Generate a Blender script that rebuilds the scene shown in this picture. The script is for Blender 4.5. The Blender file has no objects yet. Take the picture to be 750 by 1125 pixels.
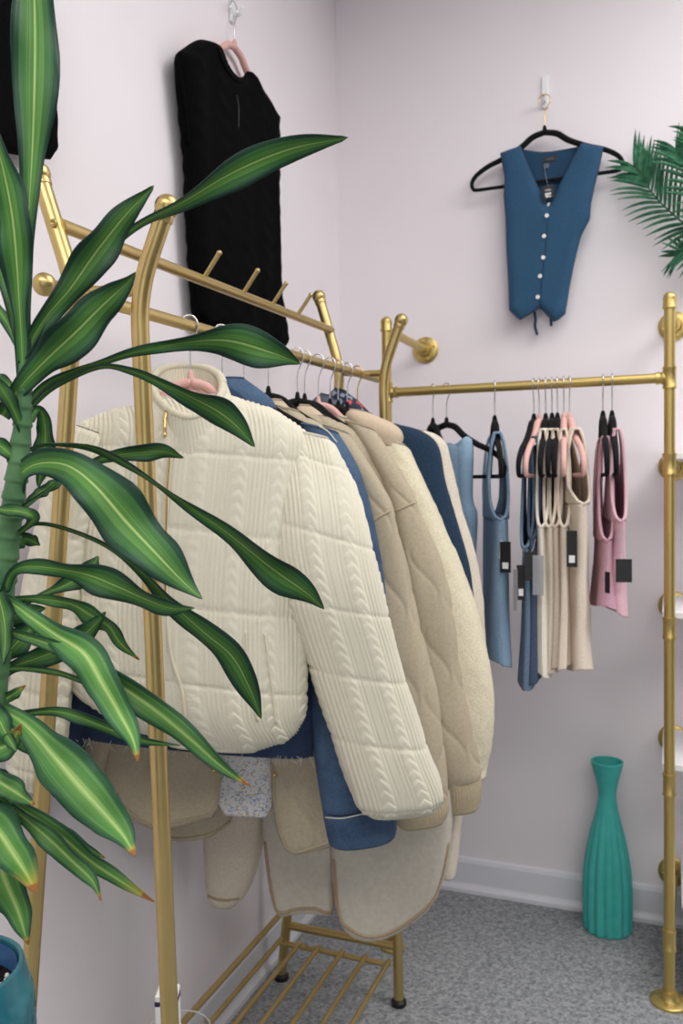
import bpy, math, random
import numpy as np
from mathutils import Vector, Matrix
from mathutils.bvhtree import BVHTree

random.seed(7)
RNG = np.random.default_rng(11)
sc = bpy.context.scene
col = sc.collection
PI = math.pi

# ------------------------------------------------------------------ survey of the room (metres)
FPX, PITCH, ROLL = 930.0, .0343693, -.01294992      # the lens and tilt the photograph was taken with
CAMH = 1.32
YW = .3716                                          # how far the corner is turned from the view
def _rot(p, r):
    cp, sp, cr, sr = math.cos(p), math.sin(p), math.cos(r), math.sin(r)
    B = np.array([[1, 0, 0], [0, 0, -1], [0, 1, 0]], float)
    P = np.array([[1, 0, 0], [0, cp, -sp], [0, sp, cp]])
    R = np.array([[cr, -sr, 0], [sr, cr, 0], [0, 0, 1]])
    return R @ P @ B
CM = _rot(PITCH, ROLL)
CAM = np.array([0, 0, CAMH])
def ray(x, y): return CM.T @ np.array([(x - 375) / FPX, (y - 562.5) / FPX, 1.0])
def onZ(x, y, z):
    d = ray(x, y); return CAM + d * ((z - CAMH) / d[2])
def onP(x, y, P0, n):
    d = ray(x, y); return CAM + d * (((np.asarray(P0) - CAM) @ n) / (d @ n))
def atY(x, y, Y): return onP(x, y, np.array([0, Y, 0]), np.array([0, 1.0, 0]))

UR = np.array([math.cos(YW), -math.sin(YW), 0])     # along the right wall, away from the corner
UL = -np.array([math.sin(YW), math.cos(YW), 0])     # along the left wall, towards the camera
NR = np.array([math.sin(YW), math.cos(YW), 0])      # into the right wall
NL = np.array([math.cos(YW), -math.sin(YW), 0])     # out of the left wall
ZZ = np.array([0, 0, 1.0])
KC = np.array([.0012, 2.8416, 0])                   # the corner on the floor
CEIL = 3.05
def RW(x, y, d=0): return onP(x, y, KC - NR * d, NR)
def LW(x, y, d=0): return onP(x, y, KC + NL * d, NL)

# ------------------------------------------------------------------ materials
def new_mat(name):
    m = bpy.data.materials.new(name); m.use_nodes = True
    nt = m.node_tree; b = nt.nodes['Principled BSDF']
    return m, nt, b
def srgb(r, g, b):
    f = lambda c: (c / 255 / 12.92) if c / 255 <= .04045 else ((c / 255 + .055) / 1.055) ** 2.4
    return (f(r), f(g), f(b), 1)
def N(nt, t, **kw):
    n = nt.nodes.new(t)
    for k, v in kw.items():
        if k in n.inputs: n.inputs[k].default_value = v
        else: setattr(n, k, v)
    return n
def ramp(nt, stops, fac):
    r = nt.nodes.new('ShaderNodeValToRGB')
    e = r.color_ramp.elements
    while len(e) < len(stops): e.new(.5)
    for el, (p, c) in zip(e, stops): el.position = p; el.color = c
    nt.links.new(fac, r.inputs[0]); return r.outputs[0]
def simple(name, c, rough=.6, metal=0, **kw):
    m, nt, b = new_mat(name)
    b.inputs['Base Color'].default_value = c
    b.inputs['Roughness'].default_value = rough
    b.inputs['Metallic'].default_value = metal
    for k, v in kw.items(): b.inputs[k].default_value = v
    return m
def bump(nt, b, h, s=.3, d=.002):
    n = N(nt, 'ShaderNodeBump', Strength=s, Distance=d)
    nt.links.new(h, n.inputs['Height']); nt.links.new(n.outputs[0], b.inputs['Normal'])
def fabric(name, c1, c2, scale=120, rough=.9, bs=.4, bd=.002, weave=None, sheen=.15, detail=3):
    m, nt, b = new_mat(name)
    tc = nt.nodes.new('ShaderNodeTexCoord')
    nz = N(nt, 'ShaderNodeTexNoise', Scale=scale, Detail=detail, Roughness=.6)
    nt.links.new(tc.outputs['Object'], nz.inputs['Vector'])
    cr = ramp(nt, [(.3, c1), (.7, c2)], nz.outputs['Fac'])
    nt.links.new(cr, b.inputs['Base Color'])
    b.inputs['Roughness'].default_value = rough
    b.inputs['Sheen Weight'].default_value = sheen * .25
    b.inputs['Specular IOR Level'].default_value = .2
    if weave:
        w = N(nt, 'ShaderNodeTexWave', Scale=weave, Distortion=.5)
        w.wave_type = 'BANDS'; w.bands_direction = 'DIAGONAL'
        nt.links.new(tc.outputs['UV'], w.inputs['Vector'])
        a = N(nt, 'ShaderNodeMath', operation='ADD')
        nt.links.new(w.outputs['Fac'], a.inputs[0]); nt.links.new(nz.outputs['Fac'], a.inputs[1])
        bump(nt, b, a.outputs[0], bs, bd)
    else:
        bump(nt, b, nz.outputs['Fac'], bs, bd)
    return m

def m_wall():
    m, nt, b = new_mat('pink_wall_paint')
    tc = nt.nodes.new('ShaderNodeTexCoord')
    nz = N(nt, 'ShaderNodeTexNoise', Scale=2.2, Detail=3)
    nt.links.new(tc.outputs['Object'], nz.inputs['Vector'])
    nt.links.new(ramp(nt, [(.3, srgb(235, 228, 232)), (.7, srgb(239, 233, 237))], nz.outputs['Fac']), b.inputs['Base Color'])
    n2 = N(nt, 'ShaderNodeTexNoise', Scale=260, Detail=2)
    nt.links.new(tc.outputs['Object'], n2.inputs['Vector'])
    bump(nt, b, n2.outputs['Fac'], .12, .001)
    b.inputs['Roughness'].default_value = .75
    return m
def m_carpet():
    m, nt, b = new_mat('grey_loop_carpet')
    tc = nt.nodes.new('ShaderNodeTexCoord')
    v = N(nt, 'ShaderNodeTexVoronoi', Scale=150)
    nt.links.new(tc.outputs['Object'], v.inputs['Vector'])
    bw = N(nt, 'ShaderNodeSeparateColor'); nt.links.new(v.outputs['Color'], bw.inputs[0])
    n1 = N(nt, 'ShaderNodeTexNoise', Scale=60, Detail=4, Roughness=.7)
    nt.links.new(tc.outputs['Object'], n1.inputs['Vector'])
    mx = N(nt, 'ShaderNodeMath', operation='MULTIPLY_ADD'); mx.inputs[1].default_value = .4
    nt.links.new(bw.outputs[0], mx.inputs[0]); nt.links.new(n1.outputs['Fac'], mx.inputs[2])
    nt.links.new(ramp(nt, [(.36, srgb(102, 106, 109)), (.62, srgb(136, 139, 142)), (.9, srgb(166, 168, 170))], mx.outputs[0]), b.inputs['Base Color'])
    bump(nt, b, mx.outputs[0], .8, .006)
    b.inputs['Roughness'].default_value = .97
    return m
def m_gold():
    m, nt, b = new_mat('satin_gold_metal')
    tc = nt.nodes.new('ShaderNodeTexCoord')
    nz = N(nt, 'ShaderNodeTexNoise', Scale=14, Detail=4)
    nt.links.new(tc.outputs['Object'], nz.inputs['Vector'])
    nt.links.new(ramp(nt, [(.3, srgb(190, 166, 108)), (.7, srgb(200, 177, 120))], nz.outputs['Fac']), b.inputs['Base Color'])
    b.inputs['Metallic'].default_value = .85; b.inputs['Roughness'].default_value = .33
    return m
def m_brass_dull():
    return simple('aged_brass', srgb(198, 174, 108), .38, .85)
def m_leaf(name, tip):
    m, nt, b = new_mat(name)
    uv = nt.nodes.new('ShaderNodeUVMap')
    sp = nt.nodes.new('ShaderNodeSeparateXYZ'); nt.links.new(uv.outputs[0], sp.inputs[0])
    # streaks along the blade
    mp = N(nt, 'ShaderNodeMapping'); mp.inputs['Scale'].default_value = (26, .5, 1)
    nt.links.new(uv.outputs[0], mp.inputs[0])
    nz = N(nt, 'ShaderNodeTexNoise', Scale=1.6, Detail=3); nt.links.new(mp.outputs[0], nz.inputs[0])
    a = N(nt, 'ShaderNodeMath', operation='SUBTRACT'); a.inputs[1].default_value = .5
    nt.links.new(sp.outputs[0], a.inputs[0])
    ab = N(nt, 'ShaderNodeMath', operation='ABSOLUTE'); nt.links.new(a.outputs[0], ab.inputs[0])
    ad = N(nt, 'ShaderNodeMath', operation='MULTIPLY_ADD'); ad.inputs[1].default_value = .36
    nt.links.new(nz.outputs['Fac'], ad.inputs[0]); nt.links.new(ab.outputs[0], ad.inputs[2])
    oi = nt.nodes.new('ShaderNodeObjectInfo')
    if tip:
        stops = [(.13, srgb(190, 202, 136)), (.17, srgb(112, 154, 74)), (.23, srgb(146, 178, 102)), (.28, srgb(86, 134, 60)), (.40, srgb(66, 114, 54)), (.46, srgb(92, 138, 74)), (.54, srgb(54, 98, 54)), (.66, srgb(30, 68, 50))]
    else:
        stops = [(.13, srgb(132, 160, 84)), (.17, srgb(84, 128, 54)), (.25, srgb(64, 110, 46)), (.31, srgb(86, 130, 60)), (.37, srgb(52, 96, 44)), (.50, srgb(58, 100, 54)), (.57, srgb(32, 68, 46)), (.66, srgb(18, 46, 38))]
    blade = ramp(nt, stops, ad.outputs[0])
    rib_ = ramp(nt, [(.008, (.8, .8, .8, 1)), (.022, (0, 0, 0, 1))], ab.outputs[0])
    mr = N(nt, 'ShaderNodeMix', data_type='RGBA'); mr.inputs[7].default_value = srgb(168, 190, 120)
    nt.links.new(rib_, mr.inputs['Factor']); nt.links.new(blade, mr.inputs[6]); base = mr.outputs[2]
    hs = N(nt, 'ShaderNodeHueSaturation'); nt.links.new(base, hs.inputs['Color'])
    rm = N(nt, 'ShaderNodeMapRange'); rm.inputs[3].default_value = .95; rm.inputs[4].default_value = 1.45
    nt.links.new(oi.outputs['Random'], rm.inputs[0]); nt.links.new(rm.outputs[0], hs.inputs['Value'])
    out = hs.outputs[0]
    if tip:
        c = ramp(nt, [(tip - (.03 if tip > .95 else .16), (0, 0, 0, 1)), (tip - .006, (.5, .5, .5, 1)), (tip, (1, 1, 1, 1))], sp.outputs[1])
        n3 = N(nt, 'ShaderNodeTexNoise', Scale=3); nt.links.new(uv.outputs[0], n3.inputs[0])
        tc_ = ramp(nt, [(.0, srgb(150, 170, 60)), (.5, srgb(205, 165, 60)), (1, srgb(150, 98, 52))], c)
        mx = N(nt, 'ShaderNodeMix', data_type='RGBA')
        nt.links.new(c, mx.inputs['Factor']); nt.links.new(out, mx.inputs[6]); nt.links.new(tc_, mx.inputs[7])
        out = mx.outputs[2]
    nt.links.new(out, b.inputs['Base Color'])
    b.inputs['Roughness'].default_value = .48
    b.inputs['Specular IOR Level'].default_value = .28
    bump(nt, b, nz.outputs['Fac'], .25, .002)
    tr = N(nt, 'ShaderNodeBsdfTranslucent'); nt.links.new(out, tr.inputs[0])
    ms = N(nt, 'ShaderNodeMixShader', Fac=.15)
    nt.links.new(b.outputs[0], ms.inputs[1]); nt.links.new(tr.outputs[0], ms.inputs[2])
    nt.links.new(ms.outputs[0], nt.nodes['Material Output'].inputs[0])
    return m
def m_denim(name, dark, light):
    m, nt, b = new_mat(name)
    tc = nt.nodes.new('ShaderNodeTexCoord')
    nz = N(nt, 'ShaderNodeTexNoise', Scale=9, Detail=5, Roughness=.65)
    nt.links.new(tc.outputs['Object'], nz.inputs['Vector'])
    n2 = N(nt, 'ShaderNodeTexNoise', Scale=420, Detail=2); nt.links.new(tc.outputs['Object'], n2.inputs['Vector'])
    ad = N(nt, 'ShaderNodeMath', operation='MULTIPLY_ADD'); ad.inputs[1].default_value = .35
    nt.links.new(n2.outputs['Fac'], ad.inputs[0]); nt.links.new(nz.outputs['Fac'], ad.inputs[2])
    nt.links.new(ramp(nt, [(.45, dark), (.85, light)], ad.outputs[0]), b.inputs['Base Color'])
    b.inputs['Roughness'].default_value = .85
    bump(nt, b, n2.outputs['Fac'], .35, .001)
    return m
def m_print(name, ground, spots, scale=46):
    m, nt, b = new_mat(name)
    tc = nt.nodes.new('ShaderNodeTexCoord')
    wn = N(nt, 'ShaderNodeTexNoise', Scale=scale * .7, Detail=3); nt.links.new(tc.outputs['Object'], wn.inputs[0])
    vm = N(nt, 'ShaderNodeVectorMath', operation='MULTIPLY_ADD'); vm.inputs[1].default_value = (.06, .06, .06)
    nt.links.new(wn.outputs['Color'], vm.inputs[0]); nt.links.new(tc.outputs['Object'], vm.inputs[2])
    v = N(nt, 'ShaderNodeTexVoronoi', Scale=scale); nt.links.new(vm.outputs[0], v.inputs['Vector'])
    sp = nt.nodes.new('ShaderNodeSeparateColor'); nt.links.new(v.outputs['Color'], sp.inputs[0])
    stops = [(i / len(spots), c) for i, c in enumerate(spots)]
    cr = ramp(nt, stops, sp.outputs[0]); cr.node.color_ramp.interpolation = 'CONSTANT'
    dm = ramp(nt, [(.38, (1, 1, 1, 1)), (.48, (0, 0, 0, 1))], v.outputs['Distance'])
    mx = N(nt, 'ShaderNodeMix', data_type='RGBA'); mx.inputs[6].default_value = ground
    nt.links.new(dm, mx.inputs['Factor']); nt.links.new(cr, mx.inputs[7])
    nt.links.new(mx.outputs[2], b.inputs['Base Color']); b.inputs['Roughness'].default_value = .85
    return m
def m_pot():
    m, nt, b = new_mat('blue_glazed_ceramic')
    tc = nt.nodes.new('ShaderNodeTexCoord')
    nz = N(nt, 'ShaderNodeTexNoise', Scale=18, Detail=4); nt.links.new(tc.outputs['Object'], nz.inputs['Vector'])
    nt.links.new(ramp(nt, [(.35, srgb(22, 84, 98)), (.65, srgb(42, 112, 122))], nz.outputs['Fac']), b.inputs['Base Color'])
    b.inputs['Roughness'].default_value = .25
    return m

M = {}
M['wall'] = m_wall(); M['carpet'] = m_carpet(); M['gold'] = m_gold(); M['brass'] = m_brass_dull()
M['ceil'] = simple('white_ceiling_paint', srgb(235, 234, 232), .9)
M['trim'] = simple('white_gloss_trim', srgb(226, 226, 232), .4)
M['white'] = simple('white_plastic', srgb(238, 238, 240), .35)
M['shelfwhite'] = simple('white_laminate', srgb(240, 240, 242), .45)
M['chrome'] = simple('chrome_wire', srgb(215, 215, 218), .18, 1)
M['goldwire'] = simple('gold_wire', srgb(220, 185, 120), .25, 1)
M['blackvelvet'] = fabric('black_velvet', srgb(14, 14, 16), srgb(22, 22, 24), 300, .9, .2, .001, sheen=.1)
M['pinkvelvet'] = fabric('pink_velvet', srgb(214, 168, 160), srgb(224, 180, 172), 300, .85, .2, .001)
M['blackfoot'] = simple('black_rubber', srgb(18, 18, 18), .5)
M['cream'] = fabric('cream_cable_knit', srgb(216, 210, 190), srgb(223, 218, 199), 420, .9, .35, .0012)
M['blackknit'] = fabric('black_knit', srgb(5, 5, 6), srgb(10, 10, 11), 300, .95, .4, .002, sheen=.02)
M['blackknit'].node_tree.nodes['Principled BSDF'].inputs['Specular IOR Level'].default_value = .06
M['denim'] = m_denim('lit_blue_denim', srgb(30, 52, 82), srgb(76, 102, 132))  # lit tone of the jacket's denim, the light put into the colour
M['denimshade'] = m_denim('shaded_blue_denim', srgb(22, 34, 60), srgb(42, 62, 96))  # same denim as above, shade painted in as a darker colour
M['taupe'] = fabric('taupe_quilted_cloth', srgb(172, 159, 136), srgb(184, 172, 149), 160, .62, .15, .001)
M['taupecuff'] = fabric('taupe_rib_cuff', srgb(168, 153, 126), srgb(180, 166, 140), 200, .85, .3, .001)
M['taupecollar'] = fabric('taupe_collar_cloth', srgb(196, 176, 152), srgb(206, 188, 164), 200, .8, .15, .001)
M['sherpa'] = fabric('cream_sherpa_fleece', srgb(206, 196, 168), srgb(230, 221, 196), 260, .97, .5, .003, sheen=.4)
M['sherpabeige'] = fabric('beige_sherpa_fleece', srgb(202, 190, 172), srgb(222, 212, 196), 260, .97, .5, .003, sheen=.4)
M['suede'] = fabric('greige_suede', srgb(188, 181, 168), srgb(200, 194, 181), 90, .85, .15, .001)
M['binding'] = fabric('tan_binding', srgb(158, 138, 114), srgb(172, 152, 126), 200, .8, .2, .001)
M['navy'] = fabric('navy_wool', srgb(28, 46, 66), srgb(38, 58, 80), 200, .9, .4, .002)
M['floral'] = m_print('floral_print_cotton', srgb(232, 230, 230), [srgb(150, 165, 200), srgb(190, 170, 130), srgb(232, 230, 230), srgb(150, 160, 150), srgb(172, 182, 208)], 105)
M['navyprint'] = m_print('navy_patterned_knit', srgb(40, 48, 68), [srgb(225, 84, 88), srgb(225, 84, 88), srgb(150, 160, 175), srgb(58, 66, 90), srgb(40, 48, 68)], 48)
M['greyknit'] = fabric('grey_marl_knit', srgb(78, 84, 96), srgb(110, 116, 128), 160, .9, .4, .002)
M['pinkknit'] = fabric('pink_knit', srgb(222, 170, 168), srgb(230, 182, 178), 200, .9, .3, .002)
M['tealblue'] = fabric('teal_blue_linen', srgb(40, 74, 104), srgb(48, 86, 116), 260, .75, .3, .001)
M['tealdark'] = fabric('teal_blue_lining', srgb(33, 62, 88), srgb(38, 70, 98), 260, .8, .2, .001)
M['lightblue'] = fabric('light_blue_jersey', srgb(136, 164, 188), srgb(150, 178, 200), 200, .85, .3, .001)
M['skyblue'] = fabric('dusty_blue_jersey', srgb(116, 142, 166), srgb(130, 156, 178), 200, .85, .3, .001)
M['slate'] = fabric('slate_blue_jersey', srgb(66, 80, 104), srgb(80, 94, 118), 200, .85, .3, .001)
M['slatedusty'] = fabric('grey_blue_jersey', srgb(98, 120, 142), srgb(112, 134, 154), 200, .85, .3, .001)
M['oat'] = fabric('oat_jersey', srgb(222, 206, 188), srgb(232, 218, 202), 200, .85, .3, .001)
M['ivory'] = fabric('ivory_jersey', srgb(234, 226, 212), srgb(242, 235, 224), 200, .85, .3, .001)
M['taupejersey'] = fabric('taupe_jersey', srgb(196, 180, 164), srgb(208, 192, 176), 200, .85, .3, .001)
M['blush'] = fabric('blush_pink_jersey', srgb(208, 166, 178), srgb(220, 180, 190), 200, .85, .3, .001)
M['rose'] = fabric('rose_pink_jersey', srgb(190, 146, 160), srgb(202, 158, 172), 200, .85, .3, .001)
M['blacktag'] = simple('black_card', srgb(26, 26, 28), .45)
M['greytag'] = simple('grey_plastic_bag', srgb(176, 178, 182), .3, 0, Alpha=.6)
M['whitetag'] = simple('white_card', srgb(236, 236, 236), .6)
M['thread'] = simple('clear_thread', srgb(170, 170, 170), .4)
M['button'] = simple('pearl_button', srgb(232, 228, 222), .2)
M['leaf'] = m_leaf('striped_leaf', 0); M['leaftip'] = m_leaf('striped_leaf_brown_tip', .97); M['leafold'] = m_leaf('yellowing_leaf', .93)
M['cane'] = fabric('green_cane', srgb(50, 88, 58), srgb(88, 126, 84), 28, .55, .3, .002)
M['pot'] = m_pot(); M['potin'] = simple('blue_glaze_inside', srgb(72, 116, 168), .3)
M['soil'] = fabric('dark_potting_soil', srgb(20, 16, 14), srgb(52, 44, 40), 90, .95, .9, .006)
M['perlite'] = simple('white_perlite', srgb(232, 230, 224), .8)
M['palm'] = fabric('artificial_palm_green', srgb(26, 78, 56), srgb(64, 122, 88), 60, .5, .1, .001)
M['vase'] = fabric('teal_matte_ceramic', srgb(66, 170, 163), srgb(76, 180, 172), 30, .45, .05, .001, sheen=0)
M['acrylic'] = simple('clear_acrylic', (1, 1, 1, 1), .03, 0, **{'Transmission Weight': 1.0, 'IOR': 1.2, 'Alpha': .4})
M['stitch'] = simple('cream_stitching', srgb(206, 204, 196), .8)
M['creamseam'] = fabric('cream_knit_edge', srgb(208, 201, 178), srgb(216, 209, 188), 300, .9, .2, .001)

# ------------------------------------------------------------------ object helpers
def tag(o, label=None, cat=None, group=None, kind=None):
    if label: o['label'] = label
    if cat: o['category'] = cat
    if group: o['group'] = group
    if kind: o['kind'] = kind
    return o
def empty(name, loc, label=None, cat=None, group=None):
    o = bpy.data.objects.new(name, None); col.objects.link(o)
    o.location = Vector(loc); o.empty_display_size = .05
    return tag(o, label, cat, group)
class MB:
    """collects pieces (world coordinates) and links them as ONE mesh object"""
    def __init__(s): s.v = []; s.f = []; s.uv = []; s.n = 0
    def add(s, v, f, uv=None):
        v = np.asarray(v, float)
        s.v.append(v); s.f.extend([tuple(int(i) + s.n for i in q) for q in f])
        s.uv.append(np.asarray(uv, float) if uv is not None else np.zeros((len(v), 2)))
        s.n += len(v); return s
    def build(s, name, mat, parent=None, smooth=True, solid=0, auto=None):
        v = np.concatenate(s.v); uv = np.concatenate(s.uv)
        off = world_origin(parent) if parent is not None else np.zeros(3)
        me = bpy.data.meshes.new(name)
        me.from_pydata((v - off).tolist(), [], s.f)
        l = np.empty(len(me.loops), np.int32); me.loops.foreach_get('vertex_index', l)
        ul = me.uv_layers.new(name='UVMap'); ul.data.foreach_set('uv', uv[l].astype(np.float32).ravel())
        if smooth: me.polygons.foreach_set('use_smooth', np.ones(len(me.polygons), bool))
        me.materials.append(mat); me.update()
        if auto is not None and smooth: me.set_sharp_from_angle(angle=math.radians(auto))
        o = bpy.data.objects.new(name, me); col.objects.link(o)
        if parent is not None: o.parent = parent
        if solid:
            md = o.modifiers.new('thick', 'SOLIDIFY'); md.thickness = solid; md.offset = 0
        return o
def world_origin(o):
    p = np.zeros(3)
    while o is not None: p = p + np.array(o.location); o = o.parent
    return p
def unit(v): v = np.asarray(v, float); return v / max(np.linalg.norm(v), 1e-12)
def catmull(P, n):
    P = np.asarray(P, float)
    if len(P) == 2: return P[0] + (P[1] - P[0]) * np.linspace(0, 1, n)[:, None]
    Q = np.vstack([2 * P[0] - P[1], P, 2 * P[-1] - P[-2]])
    t = np.linspace(0, len(P) - 1, n); i = np.minimum(t.astype(int), len(P) - 2); u = (t - i)[:, None]
    a, b, c, d = Q[i], Q[i + 1], Q[i + 2], Q[i + 3]
    return .5 * (2 * b + (c - a) * u + (2 * a - 5 * b + 4 * c - d) * u ** 2 + (3 * b - a - 3 * c + d) * u ** 3)
def gridfaces(n, m, wrap=False, off=0):
    f = []
    for i in range(n - 1):
        for j in range(m if wrap else m - 1):
            k = (j + 1) % m
            f.append((off + i * m + j, off + i * m + k, off + (i + 1) * m + k, off + (i + 1) * m + j))
    return f
def tube(mb, P, r, seg=12, caps=True):
    """round tube through points; r a number or one per point"""
    P = np.asarray(P, float); n = len(P); R = np.full(n, r) if np.isscalar(r) else np.asarray(r, float)
    T = np.gradient(P, axis=0); T /= np.linalg.norm(T, axis=1)[:, None] + 1e-12
    a = np.cross(T[0], [0, 0, 1.0])
    if np.linalg.norm(a) < 1e-3: a = np.cross(T[0], [1.0, 0, 0])
    a = unit(a); V = []
    th = np.linspace(0, 2 * PI, seg, endpoint=False)
    for i in range(n):
        a = unit(a - T[i] * (a @ T[i])); b = np.cross(T[i], a)
        V.append(P[i] + R[i] * (np.cos(th)[:, None] * a + np.sin(th)[:, None] * b))
    V = np.concatenate(V); F = gridfaces(n, seg, True)
    if caps:
        F.append(tuple(range(seg - 1, -1, -1))); F.append(tuple((n - 1) * seg + j for j in range(seg)))
    mb.add(V, F); return mb
def lathe(mb, C, axis, prof, seg=24, flute=None):
    """prof: list of (radius, height along axis)"""
    ax = unit(axis); a = np.cross(ax, [0, 0, 1.0])
    if np.linalg.norm(a) < 1e-3: a = np.array([1.0, 0, 0])
    a = unit(a); b = np.cross(ax, a); th = np.linspace(0, 2 * PI, seg, endpoint=False); V = []
    for i, (r, h) in enumerate(prof):
        rr = r * (flute(th, i / (len(prof) - 1)) if flute else 1) * np.ones(seg)
        V.append(np.asarray(C) + ax * h + rr[:, None] * (np.cos(th)[:, None] * a + np.sin(th)[:, None] * b))
    F = gridfaces(len(prof), seg, True)
    F.append(tuple(range(seg - 1, -1, -1))); F.append(tuple((len(prof) - 1) * seg + j for j in range(seg)))
    mb.add(np.concatenate(V), F); return mb
def ball(mb, C, r, axis=(0, 0, 1), seg=20, n=12):
    return lathe(mb, C, axis, [(max(r * math.sin(PI * i / n), 1e-4), -r * math.cos(PI * i / n)) for i in range(n + 1)], seg)
def box(mb, C, ax, ay, az, bev=.002):
    """bevelled box, ax/ay/az half-extent vectors"""
    C = np.asarray(C, float); A = [np.asarray(q, float) for q in (ax, ay, az)]; L = [np.linalg.norm(q) for q in A]; U = [q / l for q, l in zip(A, L)]
    bev = min(bev, *(l * .45 for l in L)); V = []; idx = {}
    for s in [(i, j, k) for i in (-1, 1) for j in (-1, 1) for k in (-1, 1)]:
        for d in range(3):
            p = C.copy()
            for e in range(3): p = p + U[e] * s[e] * (L[e] if e == d else L[e] - bev)
            idx[s, d] = len(V); V.append(p)
    F = []
    for d in range(3):
        o1, o2 = (d + 1) % 3, (d + 2) % 3
        for sg in (-1, 1):
            q = []
            for a, b in ((-1, -1), (1, -1), (1, 1), (-1, 1)):
                s = [0, 0, 0]; s[d] = sg; s[o1] = a; s[o2] = b; q.append(idx[tuple(s), d])
            F.append(q if sg > 0 else q[::-1])
        for a in (-1, 1):
            for b in (-1, 1):
                s1 = [0, 0, 0]; s1[d] = -1; s1[o1] = a; s1[o2] = b; s2 = list(s1); s2[d] = 1
                F.append((idx[tuple(s1), o1], idx[tuple(s2), o1], idx[tuple(s2), o2], idx[tuple(s1), o2]))
    for s in [(i, j, k) for i in (-1, 1) for j in (-1, 1) for k in (-1, 1)]: F.append(tuple(idx[s, d] for d in range(3)))
    mb.add(np.array(V), F); return mb
def wobble(x, y, seed, sx=9., sy=6., n=5):
    """smooth wrinkle field"""
    r = np.random.default_rng(seed); h = 0
    for k in range(n):
        a, b = r.normal(0, sx * (1 + .4 * k)), r.normal(0, sy * (1 + .4 * k)); h = h + np.sin(a * x + b * y + r.uniform(0, 6.28)) / (1 + .5 * k)
    return h / 2.2

# ------------------------------------------------------------------ cloth: a garment hangs in its own upright plane
class Plane:
    """lateral axis e, depth axis n (away from the viewer's side), through point O (on the rail)"""
    def __init__(s, O, yaw):
        s.O = np.array([O[0], O[1], 0.0]); s.zt = O[2]
        s.e = np.array([math.cos(yaw), -math.sin(yaw), 0]); s.n = np.array([math.sin(yaw), math.cos(yaw), 0])
    def uz(s, px, py, v=0):
        P = onP(px, py, s.O + s.n * v, s.n); return np.array([(P - s.O) @ s.e, P[2]])
    def W(s, u, z, v=0):
        u, z, v = np.broadcast_arrays(np.asarray(u, float), z, v)
        return s.O + u[..., None] * s.e + v[..., None] * s.n + z[..., None] * ZZ
def loft(pl, rows, b=None, nz=90, na=120, ex=.8, disp=None, tilt=0, wr=.004, seed=1, hem=.012, close_top=True, openbot=False, vdef=0, fold=0):
    """cloth volume between pixel-traced left and right edges. rows: (xL,yL,xR,yR,halfdepth[,v])"""
    D = []
    for r in rows:
        v = r[5] if len(r) > 5 else vdef
        L = pl.uz(r[0], r[1], v); R = pl.uz(r[2], r[3], v); D.append([*L, *R, r[4], v])
    D = catmull(np.array(D), nz)
    L, R, B, V0 = D[:, 0:2], D[:, 2:4], np.maximum(D[:, 4], .002), D[:, 5]
    mid = (L + R) / 2; half = (R - L) / 2; hw = np.linalg.norm(half, axis=1)
    ln = np.concatenate([[0], np.cumsum(np.linalg.norm(np.diff(mid, axis=0), axis=1))])
    th = np.linspace(0, 2 * PI, na, endpoint=False) + PI / 2
    c, s = np.cos(th), np.sin(th); c = np.sign(c) * np.abs(c) ** ex; s = np.sign(s) * np.abs(s) ** ex
    U = mid[:, 0, None] + half[:, 0, None] * c; Z = mid[:, 1, None] + half[:, 1, None] * c
    VV = V0[:, None] + B[:, None] * s
    X = pl.W(U, Z, VV)
    p = hw[:, None] * c[None]; l = np.repeat(ln[:, None], na, 1)
    gi = np.gradient(X, axis=0); gj = (np.roll(X, -1, 1) - np.roll(X, 1, 1)) / 2
    nn = np.cross(gi, gj); nn /= np.linalg.norm(nn, axis=2)[..., None] + 1e-9
    cen = pl.W(mid[:, 0], mid[:, 1], V0)[:, None]
    if ((X - cen) * nn).sum() < 0: nn = -nn
    front = (s < 0)[None] * 1.0
    h = wr * wobble(p + .3 * front, l, seed)
    if fold: h = h + fold * np.sin(p * 34 + 2 * np.sin(l * 4) + seed) * np.clip(l / ln[-1], 0, 1)
    if disp is not None: h = h + disp(p, l)
    ew = np.clip(np.minimum(np.arange(nz), np.arange(nz)[::-1]) / 4, 0, 1)[:, None]
    X = X + nn * (h * ew)[..., None]
    verts = [X.reshape(-1, 3)]; uv = [np.stack([p, l], 2).reshape(-1, 2)]; F = gridfaces(nz, na, True); k = nz * na
    def cap(i, sgn):
        nonlocal k
        ring = X[i]; c0 = ring.mean(0); d = unit(X[i].mean(0) - X[i - sgn * 3].mean(0)) if 0 <= i - sgn * 3 < nz else -ZZ
        a = k - 0
        r1 = c0 + (ring - c0) * .93 + d * .004; r2 = c0 + (ring - c0) * .8 - d * hem
        verts.extend([r1, r2]); uv.extend([np.zeros((na, 2))] * 2)
        o = i * na
        for j in range(na):
            q = (j + 1) % na
            F.append((o + j, o + q, a + q, a + j)); F.append((a + j, a + q, a + na + q, a + na + j))
        F.append(tuple(a + na + j for j in range(na))); k += 2 * na
    if close_top: cap(0, -1)
    if not openbot: cap(nz - 1, 1)
    return np.concatenate(verts), F, np.concatenate(uv)
def smooth_poly(P, it=2):
    P = np.asarray(P, float)
    for _ in range(it):
        Q = np.roll(P, -1, 0); P = np.stack([.75 * P + .25 * Q, .25 * P + .75 * Q], 1).reshape(-1, 2)
    return P
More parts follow.
